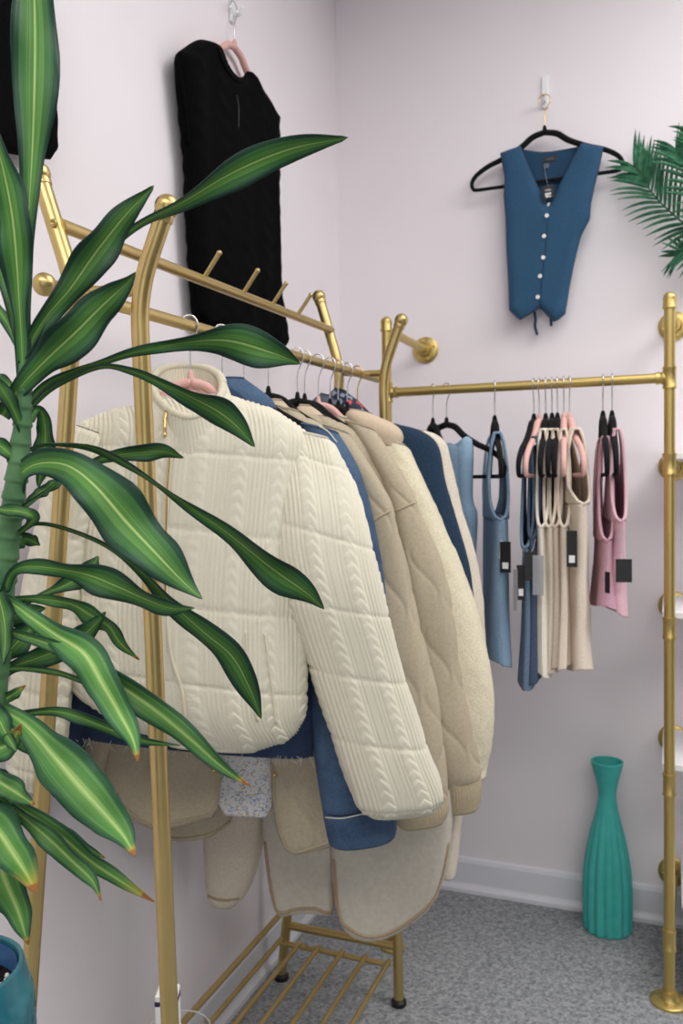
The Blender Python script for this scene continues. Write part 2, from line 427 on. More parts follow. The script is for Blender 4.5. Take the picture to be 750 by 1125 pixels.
def inflate(pl, poly, T=.015, Rr=.03, cell=.006, v0=0, wr=.003, seed=1, disp=None, back=1.0, vfun=None, sm=1):
    """cloth volume filling a traced outline (u,z metres) on the plane"""
    P = smooth_poly(poly, sm) if sm else np.asarray(poly, float)
    lo, hi = P.min(0) - cell, P.max(0) + cell; nx, ny = (np.ceil((hi - lo) / cell)).astype(int) + 1
    gx, gy = np.meshgrid(lo[0] + cell * np.arange(nx), lo[1] + cell * np.arange(ny), indexing='ij')
    def inside(x, y):
        A, Bq = P, np.roll(P, -1, 0); r = np.zeros(x.shape, bool)
        for (x1, y1), (x2, y2) in zip(A, Bq):
            if y1 == y2: continue
            r ^= ((y1 > y) != (y2 > y)) & (x < (x2 - x1) * (y - y1) / (y2 - y1) + x1)
        return r
    cin = inside(gx[:-1, :-1] + cell / 2, gy[:-1, :-1] + cell / 2)
    used = {}; 
    ci, cj = np.nonzero(cin); vid = -np.ones((nx, ny), int); pts = []
    def g(i, j):
        if vid[i, j] < 0: vid[i, j] = len(pts); pts.append((gx[i, j], gy[i, j]))
        return vid[i, j]
    Q = [(g(i, j), g(i + 1, j), g(i + 1, j + 1), g(i, j + 1)) for i, j in zip(ci, cj)]
    pts = np.array(pts)
    cnt = {}
    for q in Q:
        for a, b in zip(q, q[1:] + q[:1]):
            e = (min(a, b), max(a, b)); cnt[e] = cnt.get(e, 0) + 1
    bd = np.zeros(len(pts), bool)
    for (a, b), c in cnt.items():
        if c == 1: bd[a] = bd[b] = True
    A, Bq = P, np.roll(P, -1, 0); best = np.full(len(pts), 1e9); near = pts.copy()
    for a, b in zip(A, Bq):
        d = b - a; L2 = d @ d
        if L2 < 1e-14: continue
        t = np.clip(((pts - a) @ d) / L2, 0, 1); q = a + t[:, None] * d; dd = np.linalg.norm(pts - q, axis=1)
        k = dd < best; best[k] = dd[k]; near[k] = q[k]
    pts[bd] = near[bd]; best[bd] = 0
    m = np.clip(best / Rr, 0, 1); h = T * np.sqrt(np.clip(1 - (1 - m) ** 2, 0, 1))
    w = wr * wobble(pts[:, 0], pts[:, 1], seed) * np.clip(best / .02, 0, 1)
    if disp is not None: w = w + disp(pts[:, 0], pts[:, 1]) * np.clip(best / .012, 0, 1)
    off = v0 + (vfun(pts[:, 0], pts[:, 1]) if vfun else 0)
    f = pl.W(pts[:, 0], pts[:, 1], off - h - w); bk = pl.W(pts[:, 0], pts[:, 1], off + h * back - w)
    n = len(pts); bidx = np.arange(n) + n; bidx[bd] = np.nonzero(bd)[0]
    F = list(Q) + [tuple(bidx[i] for i in q[::-1]) for q in Q]
    return np.concatenate([f, bk]), F, np.concatenate([pts, pts])
def px(pl, L, v=0): return [pl.uz(a, b, v) for a, b in L]
def bvh_of(*objs):
    V, F, o = [], [], 0
    for ob in objs:
        off = world_origin(ob); V += [Vector(off) + q.co for q in ob.data.vertices]
        F += [[i + o for i in p.vertices] for p in ob.data.polygons]; o = len(V)
    return BVHTree.FromPolygons(V, F)
def on_cloth(bvh, x, y, lift=.002):
    d = Vector(unit(ray(x, y))); h = bvh.ray_cast(Vector(CAM), d)
    if h[0] is None: return None
    return np.array(h[0]) - np.array(d) * lift
def seam(bvh, pts, r, n=40, lift=.001):
    P = catmull(np.array(pts, float), n); W = [on_cloth(bvh, *q, lift) for q in P]; W = [w for w in W if w is not None]
    if len(W) < 3: return None
    W = np.array(W)
    for _ in range(2): W[1:-1] = (W[:-2] + 2 * W[1:-1] + W[2:]) / 4
    return tube(MB(), W, r, 8)

# ------------------------------------------------------------------ the room
def plate(name, pts, mat, thick, nrm):
    P = np.array(pts, float); n = np.asarray(nrm, float) * thick; k = len(P)
    F = [tuple(range(k))[::-1], tuple(range(k, 2 * k))] + [(i, (i + 1) % k, k + (i + 1) % k, k + i) for i in range(k)]
    o = MB().add(np.vstack([P, P + n]), F).build(name, mat, smooth=False); tag(o, kind='structure'); return o
LLEN, RLEN = 5.2, 3.6
cL, cR = KC + UL * LLEN, KC + UR * RLEN
far = cL + UR * RLEN
plate('floor', [KC - NR * -.12 - NL * .12, cR + NR * .12, far, cL - NL * .12], M['carpet'], .1, -ZZ)
plate('wall_left', [KC + NR * .12, cL, cL + ZZ * CEIL, KC + NR * .12 + ZZ * CEIL], M['wall'], .12, -NL)
plate('wall_right', [KC, cR, cR + ZZ * CEIL, KC + ZZ * CEIL], M['wall'], .12, NR)
plate('ceiling', [KC - NL * .12 + NR * .12 + ZZ * CEIL, cR + NR * .12 + ZZ * CEIL, far + ZZ * CEIL, cL - NL * .12 + ZZ * CEIL], M['ceil'], .1, ZZ)
def baseboard(name, A, B, out):
    prof = [(0, 0), (.021, 0), (.021, .012), (.014, .024), (.012, .03), (.012, .095), (.008, .106), (0, .110)]
    A, B = np.asarray(A), np.asarray(B); k = len(prof)
    V = [P + out * a + ZZ * z for P in (A, B) for a, z in prof]
    F = [(i, (i + 1) % k, k + (i + 1) % k, k + i) for i in range(k)] + [tuple(range(k))[::-1], tuple(range(k, 2 * k))]
    tag(MB().add(V, F).build(name, M['trim'], smooth=False), kind='structure')
baseboard('baseboard_left', KC + UL * .0215, cL, NL)
baseboard('baseboard_right', KC, cR, -NR)

# ------------------------------------------------------------------ hangers
def hanger_meshes():
    """local frame: rail axis passes through the origin; +x lateral, y along the rail, z up"""
    out = {}
    th = np.linspace(math.radians(205), math.radians(-30), 22)
    rr = .0175
    hook = [np.array([rr * math.cos(a), 0, rr * math.sin(a)]) for a in th]
    hook += [np.array([.006, 0, -.024]), np.array([.001, 0, -.038]), np.array([0, 0, -.062]), np.array([0, 0, -.082])]
    out['hook'] = tube(MB(), catmull(np.array(hook), 60), .0017, 8)
    bd = MB()
    neck = np.array([[0, 0, -.078], [0, 0, -.094]])
    lathe(bd, np.array([0, 0, -.098]), (0, 0, 1), [(.0085, 0), (.0075, .008), (.006, .016), (.0045, .022), (.003, .024)], 12)
    for s in (-1, 1):
        arm = catmull(np.array([[0, 0, -.094], [s * .035, 0, -.103], [s * .07, 0, -.128], [s * .12, 0, -.152], [s * .17, 0, -.170], [s * .206, 0, -.192],
                                [s * .2195, 0, -.212], [s * .2175, 0, -.229], [s * .205, 0, -.236], [s * .15, 0, -.2365], [0, 0, -.2365]]), 60)
        r = np.interp(np.arange(60), [0, 8, 20, 40, 59], [.0085, .0090, .0078, .0060, .0050]); tube(bd, arm, r, 10)
    out['body'] = bd
    return out
_HM = hanger_meshes()
_proto = {}
def hanger(name, P, yaw, kind, label, group=None, tilt=0, sx=.80):
    """kind: (body material, hook material). The first of each kind is built, later ones share its meshes"""
    r = bpy.data.objects.new(name, None); col.objects.link(r); r.empty_display_size = .05
    if kind not in _proto:
        h = _HM['hook'].build('hook', M[kind[1]], r); b = _HM['body'].build('hanger_body', M[kind[0]], r); _proto[kind] = (h, b)
    else:
        for q in _proto[kind]:
            c = q.copy(); col.objects.link(c); c.parent = r
    r.location = Vector(P); r.rotation_euler = (0, tilt, -yaw)
    r.scale = (sx, 1, 1)
    return tag(r, label, 'clothes hanger', group)
BLK, PNK, BLKG = ('blackvelvet', 'chrome'), ('pinkvelvet', 'chrome'), ('blackvelvet', 'goldwire')

# ------------------------------------------------------------------ the free-standing gold rack
AR = np.array([math.sin(YW), math.cos(YW), 0]); XR = np.array([math.cos(YW), -math.sin(YW), 0])
RO = np.array([-.024, 2.154, 0])
def RK(s, t, z): return RO + XR * s + AR * t + ZZ * z
TN = -1.0
rack = empty('clothes_rack', RK(0, -.5, 0), 'free-standing gold tube clothes rack with peg bar and low slatted shelf', 'clothes rack')
FT = .012
legs = {'L': [(-.163, FT), (.02, 1.585), (.036, 1.62), (-.026, 1.785)], 'R': [(.164, FT), (.140, 1.575), (.142, 1.61), (.186, 1.708)]}
near_legs = {'L': [(-.163, FT), (.004, 1.583), (.020, 1.618), (-.044, 1.764)], 'R': [(.160, FT), (.118, 1.572), (.120, 1.604), (.164, 1.690)]}
def bent(pts, t, bend=.05):
    P = [RK(s, t, z) for s, z in pts]; out = [P[0]]
    A, B, C = P[0], (P[1] + P[2]) / 2, P[3]
    d1, d2 = unit(B - A), unit(C - B); q = np.linspace(0, 1, 9)
    p0, p2 = B - d1 * bend, B + d2 * bend
    arc = [(1 - k) ** 2 * p0 + 2 * k * (1 - k) * B + k * k * p2 for k in q]
    body = [A + (p0 - A) * k for k in np.linspace(0, 1, 12)][:-1]
    return np.array(body + arc + [p2 + (C - p2) * k for k in np.linspace(0, 1, 5)][1:])
for t in (0, TN):
    for side in 'LR':
        P = bent((near_legs if t else legs)[side], t)
        up = tube(MB(), P, .0125, 20).build('upright', M['gold'], rack, auto=50)
        d = unit(P[-1] - P[-2]); mb = MB(); ball(mb, P[-1] + d * .008, .0168, d)
        lathe(mb, P[-1] - d * .012, d, [(.0135, 0), (.0142, .002), (.0142, .010), (.0128, .013)], 20)
        mb.build('ball_cap', M['gold'], up, auto=60)
        f = MB(); lathe(f, P[0] - ZZ * FT, (0, 0, 1), [(.018, 0), (.0195, .004), (.0195, .012), (.012, .018), (.007, .02), (.007, .026)], 20)
        f.build('levelling_foot', M['blackfoot'], up, auto=40)
        # thin weld collar low on the post
        q = P[3]; c = MB(); lathe(c, q, unit(P[4] - P[3]), [(.0126, 0), (.0131, .001), (.0131, .003), (.0126, .004)], 20); c.build('collar', M['gold'], up)
# hanging rail, with its ball end jutting past the near posts
RA = onZ(48.8, 312.5, 1.585); RB = onZ(415, 416.5, 1.585)
RB = RA + (RB - RA) * 1.0
def on_rail(x, y=None, f=None):
    """point on the hanging rail under pixel column x"""
    lo, hi = 0., 1.
    for _ in range(40):
        m = (lo + hi) / 2; P = RA + (RB - RA) * m; q = CM @ (P - CAM); X = q[0] / q[2] * FPX + 375
        if X < x: lo = m
        else: hi = m
    return RA + (RB - RA) * lo
tube(MB(), [RA + (RB - RA) * k for k in np.linspace(0, 1, 20)], .0098, 18).build('hanging_rail', M['gold'], rack, auto=50)
ball(MB(), RA, .0155, RB - RA).build('rail_ball', M['gold'], rack)
# short ties from the rail to the bends of the posts
for t in (0, TN):
    Rp = RA + (RB - RA) * (((RK(0, t, 0) - RA) @ AR) / ((RB - RA) @ AR)) if t else RB
    tube(MB(), [RK(.012 if t else .028, t, 1.598), RK(.075 if t else .085, t, 1.591), RK(.119 if t else .141, t, 1.590)], .0085, 14).build('cross_tie', M['gold'], rack, auto=50)
# peg bar
zp = 1.700
PA, PB = RK(-.010, TN, zp - .006), RK(.004, 0, zp + .006)
tube(MB(), [PA, (PA + PB) / 2, PB], .0098, 18).build('peg_bar', M['gold'], rack, auto=50)
b = MB(); lathe(b, RK(-.012, TN - .011, zp - .006), -AR, [(.006, 0), (.006, .003), (.0035, .004), (.0035, .002)], 14); b.build('screw_head', M['brass'], rack)
for f in (.205, .385, .535, .665, .795):
    B = PA + (PB - PA) * f; T = B + XR * .036 + ZZ * .046
    g = tube(MB(), [B, B + (T - B) * .5, T], .0042, 12); ball(g, T, .0052, T - B, 12, 8)
    g.build('peg', M['gold'], rack, auto=60)
# low slatted shelf
for t, zc in ((0, .150), (TN, .150)):
    a = MB(); tube(a, [RK(-.146, t, zc), RK(0, t, zc), RK(.160, t, zc)], .0105, 14); a.build('cross_bar', M['gold'], rack, auto=50)
t2 = -.045
for t in (t2, TN + .045):
    a = MB(); tube(a, [RK(-.148, t, .126), RK(0, t, .126), RK(.156, t, .126)], .0065, 12); a.build('shelf_bar', M['gold'], rack, auto=50)
for s in (-.142, -.088, -.034, .030, .092, .154):
    a = MB(); tube(a, [RK(s, t2 + .004, .135), RK(s, -.5, .135), RK(s, TN + .041, .135)], .0062, 12); a.build('shelf_rod', M['gold'], rack, auto=50)
a = MB(); tube(a, [RK(-.150, 0, .192), RK(-.150, -.5, .192), RK(-.150, TN, .192)], .0075, 12); a.build('side_rail', M['gold'], rack, auto=50)

# ------------------------------------------------------------------ the pipe rack fixed to the right wall
PF = onZ(735, 1101, 0)
def along(x, y): P = onP(x, y, PF, NR); return P
PL = onP(424, 352, PF, NR); SL = (PL - PF) @ UR
PTOP, PRAIL = 1.762, 1.568
DW = (KC - PF) @ NR
def PR(s, d, z): return PF + UR * s + NR * d + ZZ * z
pipe = empty('pipe_rack', PR(SL / 2, 0, 0), 'brass pipe clothes rail on two posts braced to the pink right wall', 'clothes rack')
def fitting(mb, C, ax, ln=.05, r=.0165):
    ax = unit(ax)
    lathe(mb, np.asarray(C) - ax * ln / 2, ax, [(.0136, 0), (r, .0005), (r, .007), (r - .0012, .009), (r - .0012, ln - .009), (r, ln - .007), (r, ln - .0005), (.0136, ln)], 22)
def flange(mb, C, ax, r=.044):
    ax = unit(ax)
    lathe(mb, C, ax, [(r, 0), (r, .006), (r - .002, .008), (.024, .010), (.020, .016), (.0185, .026), (.0185, .030), (.0136, .030)], 30)
    a = unit(np.cross(ax, [.3, .2, 1])); bb = np.cross(ax, a)
    for k in range(4):
        q = np.asarray(C) + ax * .008 + (a * math.cos(k * PI / 2 + .5) + bb * math.sin(k * PI / 2 + .5)) * r * .72
        lathe(mb, q, ax, [(.0045, 0), (.0045, .0015), (.003, .0025)], 10)
def zpost(y): return onP(738, y, PF, NR)[2]
for s in (0, SL):
    p = tube(MB(), [PR(s, 0, z) for z in np.linspace(.012, PTOP, 30)], .0132, 20).build('post', M['brass'], pipe, auto=50)
    c = MB(); ball(c, PR(s, 0, PTOP), .0158); lathe(c, PR(s, 0, PTOP - .026), ZZ, [(.0136, 0), (.0165, .001), (.0165, .006), (.0155, .008), (.0155, .028)], 22)
    c.build('end_cap', M['brass'], p, auto=50)
    f = MB(); flange(f, PR(s, 0, 0), ZZ, .047 if s == 0 else .034); f.build('floor_flange', M['brass'], p, auto=40)
    t = MB(); fitting(t, PR(s, 0, PRAIL), ZZ, .055); fitting(t, PR(s + (.022 if s else -.022), 0, PRAIL), UR, .02, .0155); t.build('tee_fitting', M['brass'], p, auto=40)
    # wall arm at the top
    zs = [PTOP - .02] if s else [PTOP - .002, zpost(510), zpost(690), zpost(862), zpost(1033) + .0]
    for i, z in enumerate(zs):
        so = .010 if s == 0 else 0
        am = tube(MB(), [PR(s, 0, z), PR(s + so / 2, DW / 2, z), PR(s + so, DW - .001, z)], .0125, 18).build('wall_arm', M['brass'], pipe, auto=50)
        f = MB(); flange(f, PR(s + so, DW, z), -NR, .042); f.build('wall_flange', M['brass'], am, auto=40)
        if i: t = MB(); fitting(t, PR(s, 0, z), ZZ, .055); t.build('tee_fitting', M['brass'], p, auto=40)
tube(MB(), [PR(SL, 0, PRAIL), PR(SL / 2, 0, PRAIL), PR(0, 0, PRAIL)], .0125, 20).build('hanging_rail', M['brass'], pipe, auto=50)
# white shelf boards carried on the arms, running out of the picture to the right
whites = [('top white shelf board beside the right brass post, at the picture edge', zpost(510)), ('second white shelf board beside the right brass post, at the picture edge', zpost(690)),
          ('third white shelf board down beside the right brass post, at the picture edge', zpost(862))]
for lab, z in whites:
    m = MB(); box(m, PR(.266, DW * .56, z + .022), UR * .284, NR * DW * .40, ZZ * .009)
    tag(m.build('shelf_board', M['shelfwhite'], smooth=False), lab, 'shelf', 'white shelf boards by the brass post')
    # far end of the board rests on a brass bracket on the wall
bn = empty('storage_box', PR(.235, .16, 0), 'white box standing on the carpet behind the right brass post', 'box')
m = MB(); box(m, PR(.235, .16, .117), UR * .2, NR * .14, ZZ * .117, .006); m.build('box_body', M['shelfwhite'], bn, smooth=False)
m = MB(); box(m, PR(.235, .16, .246), UR * .206, NR * .146, ZZ * .011, .004); m.build('lid', M['shelfwhite'], bn, smooth=False)

# ------------------------------------------------------------------ floor vase
VB = onZ(667, 1020, 0)
vs = empty('floor_vase', VB, 'tall teal fluted floor vase standing on the grey carpet', 'vase')
vp = [(.060, 0), (.0655, .004), (.0665, .02), (.0675, .06), (.068, .10), (.0665, .15), (.062, .20), (.054, .25), (.044, .30), (.034, .34), (.0275, .375), (.0255, .395), (.027, .415), (.033, .445), (.041, .475), (.0455, .492), (.046, .496)]
h = catmull(np.array(vp), 70)
fl = lambda th, k: 1 + .055 * (np.abs(np.cos(th * 7)) * 2 - 1) * np.clip((.80 - k) / .3, 0, 1)
mb = MB(); VS = 112
out = [(r, z) for r, z in h]; inn = [(max(r - .005, .01), z) for r, z in h[::-1] if z > .02]
V = []; thv = np.linspace(0, 2 * PI, VS, endpoint=False)
for i, (r, z) in enumerate(out + inn):
    kk = z / .496; rr = r * fl(thv, kk) * np.ones(VS); V.append(np.stack([VB[0] + rr * np.cos(thv), VB[1] + rr * np.sin(thv), np.full(VS, z)], 1))
F = gridfaces(len(V), VS, True) + [tuple(range(VS))[::-1], tuple((len(V) - 1) * VS + j for j in range(VS))]
mb.add(np.concatenate(V), F).build('vase_body', M['vase'], vs, auto=60)
mb = MB(); tt = np.linspace(0, 2 * PI, 40); 
tube(mb, [VB + np.array([.0437 * math.cos(a), .0437 * math.sin(a), .496]) for a in tt], .0032, 8, False); mb.build('rim', M['vase'], vs)

# ------------------------------------------------------------------ things on the left wall
def wall_hook(label, P, up, out, group=None):
    h = empty('wall_hook', P, label, 'hook', group)
    side = np.cross(up, out); m = MB(); box(m, np.asarray(P) + out * .0045 + up * .03, side * .010, out * .004, up * .048, .003); m.build('hook_plate', M['white'], h, smooth=False)
    q = np.asarray(P)
    m = MB(); tube(m, catmull([q + out * .006, q + out * .016 - up * .004, q + out * .028 - up * .002, q + out * .034 + up * .010], 20), .0042, 12); ball(m, q + out * .034 + up * .010, .0052); m.build('hook_arm', M['white'], h)
    return h
yawL = -(PI / 2 - YW)
hp = LW(253, 17, 0)
wall_hook('white adhesive hook on the left wall above the black sweater', hp, ZZ, NL)
plL = Plane(KC + NL * .036 + ZZ * 0, yawL)
kn = LW(257.5, 46, .022)                             # neck of the pink hanger
hanger('clothes_hanger', np.array([kn[0], kn[1], kn[2] + .080]), yawL, PNK, 'pink velvet hanger hooked on the left wall, inside the black sweater neck', sx=1)
def knit(x, y): return .0010 * np.cos(x * 2 * PI / .013) + .0018 * np.clip(np.cos(x * 2 * PI / .11), 0, 1) * np.cos(y * 2 * PI / .05)
sw = [(194, 58), (200, 54), (208, 48), (218, 43), (228, 44), (238, 49), (241, 58), (246, 70), (254, 81), (263, 86), (270, 82), (273, 76), (283, 95), (292, 110), (300, 122), (304, 130), (304, 180), (303, 240), (304, 290), (306, 325), (311, 355), (314, 383), (298, 382), (270, 374), (240, 364), (216, 355), (213, 320), (209, 270), (206, 220), (206, 180), (202, 140), (197, 95)]
v, f, uv = inflate(plL, px(plL, sw), T=.027, Rr=.045, cell=.006, wr=.004, seed=3, disp=knit, back=1.0)
s1 = empty('sleeveless_sweater', plL.W(*plL.uz(255, 380)), 'black sleeveless cable-knit sweater hung high on the left wall', 'sweater')
k1 = MB().add(v, f, uv).build('knit_body', M['blackknit'], s1)
bv = bvh_of(k1)
m = seam(bv, [(195, 60), (199, 85), (203, 110), (206, 140), (207, 158)], .004); m.build('armhole_band', M['blackknit'], s1)
m = seam(bv, [(239, 53), (243, 66), (249, 77), (256, 86), (263, 90), (269, 87), (273, 80)], .004); m.build('neckband', M['blackknit'], s1)
m = seam(bv, [(260, 105), (262, 118), (262, 140)], .0014); m.build('hang_tag', M['blacktag'], s1)
sw2 = [(-60, -70), (30, -80), (52, -40), (56, 20), (58, 80), (60, 130), (61, 176), (40, 174), (10, 169), (-40, 160), (-80, 150), (-75, 40)]
plL2 = Plane(KC + NL * .034, yawL)
v, f, uv = inflate(plL2, px(plL2, sw2), T=.022, Rr=.04, cell=.006, wr=.004, seed=5, disp=knit)
s2 = empty('black_sweater', plL2.W(*plL2.uz(0, 170)), 'black knit garment on the left wall at the top left corner, behind the plant', 'sweater')
MB().add(v, f, uv).build('knit_body', M['blackknit'], s2)

# ------------------------------------------------------------------ vest and palm on the right wall
hp = RW(599, 113, 0)
wall_hook('white adhesive hook on the right wall above the blue vest', hp, ZZ, -NR)
plR = Plane(KC - NR * .040, YW)
kn = RW(598, 141, .040)
vh = hanger('clothes_hanger', np.array([kn[0], kn[1], kn[2] + .082]) , YW, BLKG, 'black velvet hanger with gold hook on the right wall, inside the blue vest', sx=1)
ve = [(549, 168), (560, 164), (572, 160), (577, 174), (584, 190), (592, 207), (602, 226), (609, 214), (620, 191), (630, 172), (638, 157), (650, 159), (663, 161), (661, 172), (658, 186), (653, 205), (649, 225), (648, 241), (642, 252), (638, 260), (634, 276), (630, 293), (625, 320), (621, 345), (614, 351), (608, 354), (600, 346), (593, 338), (583, 345), (571, 352), (564, 346), (559, 341), (558, 310), (556, 275), (555, 240), (553, 215), (554, 195)]
def drape(x, y): return .0035 * np.sin((x * .8 + y * .6) * 52 + 3 * np.sin(x * 14)) * np.clip((1.95 - y) * 4, 0, 1) + .003 * np.sin((x - y * .7) * 41)
vest = empty('vest', plR.W(*plR.uz(595, 350)), 'teal blue button-front vest hung on the right wall', 'vest')
v, f, uv = inflate(plR, px(plR, ve, -.012), T=.015, Rr=.03, cell=.004, wr=.004, seed=9, disp=drape, v0=-.012, back=.1, sm=0)
vf = MB().add(v, f, uv).build('front_panels', M['tealblue'], vest)
bp = [(570, 163), (585, 166), (600, 167), (620, 164), (640, 160), (655, 163), (656, 186), (648, 225), (645, 242), (637, 262), (628, 293), (617, 330), (600, 338), (575, 338), (562, 330), (558, 275), (557, 240), (555, 195), (553, 172)]
v, f, uv = inflate(plR, px(plR, bp, .014), T=.003, Rr=.01, cell=.006, wr=.001, seed=10, v0=.014)
vb = MB().add(v, f, uv).build('back_panel', M['tealdark'], vest)
bv = bvh_of(vf)
for x, y in [(603, 225), (600.5, 237), (597.5, 259.5), (596.5, 283), (593, 303.5), (590.5, 326.5)]:
    q = on_cloth(bv, x, y, .001)
    if q is None: continue
    m = MB(); lathe(m, q, -NR, [(.0058, 0), (.0062, .001), (.0062, .002), (.0045, .0028), (.0040, .0022)], 16); m.build('button', M['button'], vest, auto=40)
m = seam(bv, [(603, 232), (601, 250), (599, 275), (596, 300), (593, 335)], .0011); m.build('placket_edge', M['tealdark'], vest)
q = plR.W(*plR.uz(604, 174.5, .009), .009)
m = MB(); box(m, q, UR * .019, NR * .0008, ZZ * .008, .0006); lb = m.build('neck_label', M['blacktag'], vest, smooth=False)
m = MB()
for k in range(7): box(m, q - NR * .0012 + UR * (-.010 + .0033 * k), UR * (.0011 if k % 2 else .0006), NR * .0003, ZZ * (.0022 if k not in (2, 5) else .003), .0001)
m.build('label_lettering', M['greyknit'], lb, smooth=False)
q = plR.W(*plR.uz(600, 182, .008), .008); m = MB(); box(m, q, UR * .008, NR * .0007, ZZ * .008, .0005); m.build('size_tab', M['greyknit'], lb, smooth=False)
q = plR.W(*plR.uz(602, 211, -.034), -.034)
m = MB(); box(m, q, UR * .016 + ZZ * .002, NR * .001, ZZ * .020 - UR * .002, .0006); tg = m.build('price_tag', M['blacktag'], vest, smooth=False)
m = MB()
for dx, dz, w_, h_ in [(-.006, -.006, .0025, .003), (0, -.006, .0022, .0035), (.006, -.005, .002, .003), (-.003, -.013, .004, .0025), (.005, -.013, .0025, .0022), (0, .004, .009, .0005), (0, .007, .007, .0005)]:
    box(m, q - NR * .0014 + UR * dx + ZZ * dz, UR * w_, NR * .0004, ZZ * h_, .0001)
m.build('tag_print', M['whitetag'], tg, smooth=False)
a = plR.W(*plR.uz(598, 184, .006), .006); tube(MB(), catmull([a, (a + q) / 2 + NR * .001, q + ZZ * .018], 14), .0005, 6).build('tag_thread', M['thread'], tg)
for L in ([(586, 338), (588, 350), (587.5, 358), (590, 368)], [(604, 345), (605, 352), (605.5, 358)]):
    P = catmull(np.array([plR.W(*plR.uz(x, y, .012), .012) for x, y in L]), 20)
    tube(MB(), P, .0042, 8).build('waist_tie', M['tealdark'], vest)

def palm():
    base = RW(815, 292, .03)
    r = empty('palm_spray', base, 'artificial green palm fronds against the right wall at the picture edge', 'artificial plant')
    m = MB(); lathe(m, RW(815, 292, .0), -NR, [(.03, 0), (.03, .01), (.02, .02), (.012, .04), (.008, .05)], 18); m.build('holder', M['cane'], r)
    def P(x, y, d): return RW(x, y, d)
    def frond(rachis, n, lu, ld, seed, w=.0052):
        rg = np.random.default_rng(seed); m = MB()
        Rk = catmull(np.array([P(*q) for q in rachis]), 60); tube(m, Rk, np.linspace(.0035, .0012, 60), 8)
        for i in range(n):
            k = i / (n - 1); idx = int(6 + k * 53); B = Rk[idx]; T = unit(Rk[min(idx + 1, 59)] - Rk[idx - 1]); S = unit(np.cross(T, -NR))
            for sg in (1, -1):
                L = (lu if sg > 0 else ld) * (.55 + .9 * math.sin(PI * (.25 + .6 * (1 - k)))) * rg.uniform(.85, 1.12) * .78
                d = unit(T * (.55 + .5 * k) + S * sg * (1.0 - .45 * k) - NR * rg.uniform(-.12, .35))
                drp = -ZZ * L * (.10 + .12 * rg.random()) * (1 if sg < 0 else .35)
                cv = catmull(np.array([B, B + d * L * .35 + T * .002, B + d * L * .72 + drp * .35, B + d * L + drp]), 9)
                for q in range(9):                                       # keep clear of the wall
                    dd = (KC - cv[q]) @ NR
                    if dd < .012: cv[q] -= NR * (.012 - dd)
                wv = unit(np.cross(d, -NR + rg.normal(0, .35, 3))); ww = w * np.array([.5, .9, 1, 1, .92, .78, .55, .3, .05])
                nv = unit(np.cross(wv, d)); V = []
                for c_, q in zip(cv, ww): V += [c_ - wv * q, c_ + nv * q * .25, c_ + wv * q]
                m.add(V, gridfaces(9, 3))
        m.build('frond', M['palm'], r, solid=.0006)
    frond([(812, 292, .05), (775, 262, .09), (748, 243, .10), (721, 218, .10), (707, 198, .09), (697, 184, .07)], 26, .125, .10, 1)
    frond([(812, 292, .06), (790, 250, .13), (770, 222, .15), (752, 185, .16), (742, 165, .15)], 20, .10, .09, 2)
    frond([(812, 292, .05), (790, 282, .08), (768, 277, .10), (752, 276, .10), (744, 280, .09)], 14, .06, .07, 3)
    frond([(812, 292, .06), (800, 240, .12), (785, 190, .15), (765, 150, .16)], 18, .10, .10, 4)
palm()

# ------------------------------------------------------------------ garments on the gold rack
def cable(p, l):
    Pp, cz = .064, .026; q = np.mod(p + .012, Pp); x = q - cz / 2
    ins = np.clip(1 - (np.abs(x) / (cz / 2)) ** 2, 0, 1)
    sc_ = np.mod(l / .021 - np.abs(x) / .020, 1.0)                 # overlapping scallops of the braid
    br = np.where(q < cz, .0036 * np.sqrt(ins) * (.25 + .75 * np.sqrt(np.clip(1 - sc_, 0, 1)) * np.clip(sc_ / .18, 0, 1)), 0)
    rb = np.where(q >= cz, .0013 * np.cos((q - cz - .0038) * 2 * PI / .0076) * np.clip(np.minimum(q - cz, Pp - q) / .003, 0, 1) - .0002, 0)
    d = .0625 - np.abs(np.mod(l + .03, .125) - .0625)
    return br + rb - .0016 * np.exp(-(d / .0035) ** 2) + .0016 * (1 - np.exp(-d / .03))
def cable_sleeve(p, l): return cable(p + .03, l + .05)
def onion(p, l):
    w = .020 * np.sin(l * 2 * PI / .17); Pq = .105
    a = np.abs(np.mod(p + w, Pq) - Pq / 2); c = np.abs(np.mod(p - w + Pq / 2, Pq) - Pq / 2)
    d = np.minimum(a, c); return .0020 * (1 - np.exp(-(d / .0045) ** 2)) + .0022 * (1 - np.exp(-(d / .03) ** 2)) - .001
def fleece(p, l): return .0008 * wobble(p, l, 77, 90, 90, 6)
def rib(p, l): return .0007 * np.cos(p * 2 * PI / .006)
def hem_at(pl, x, y): return pl.W(*pl.uz(x, y))

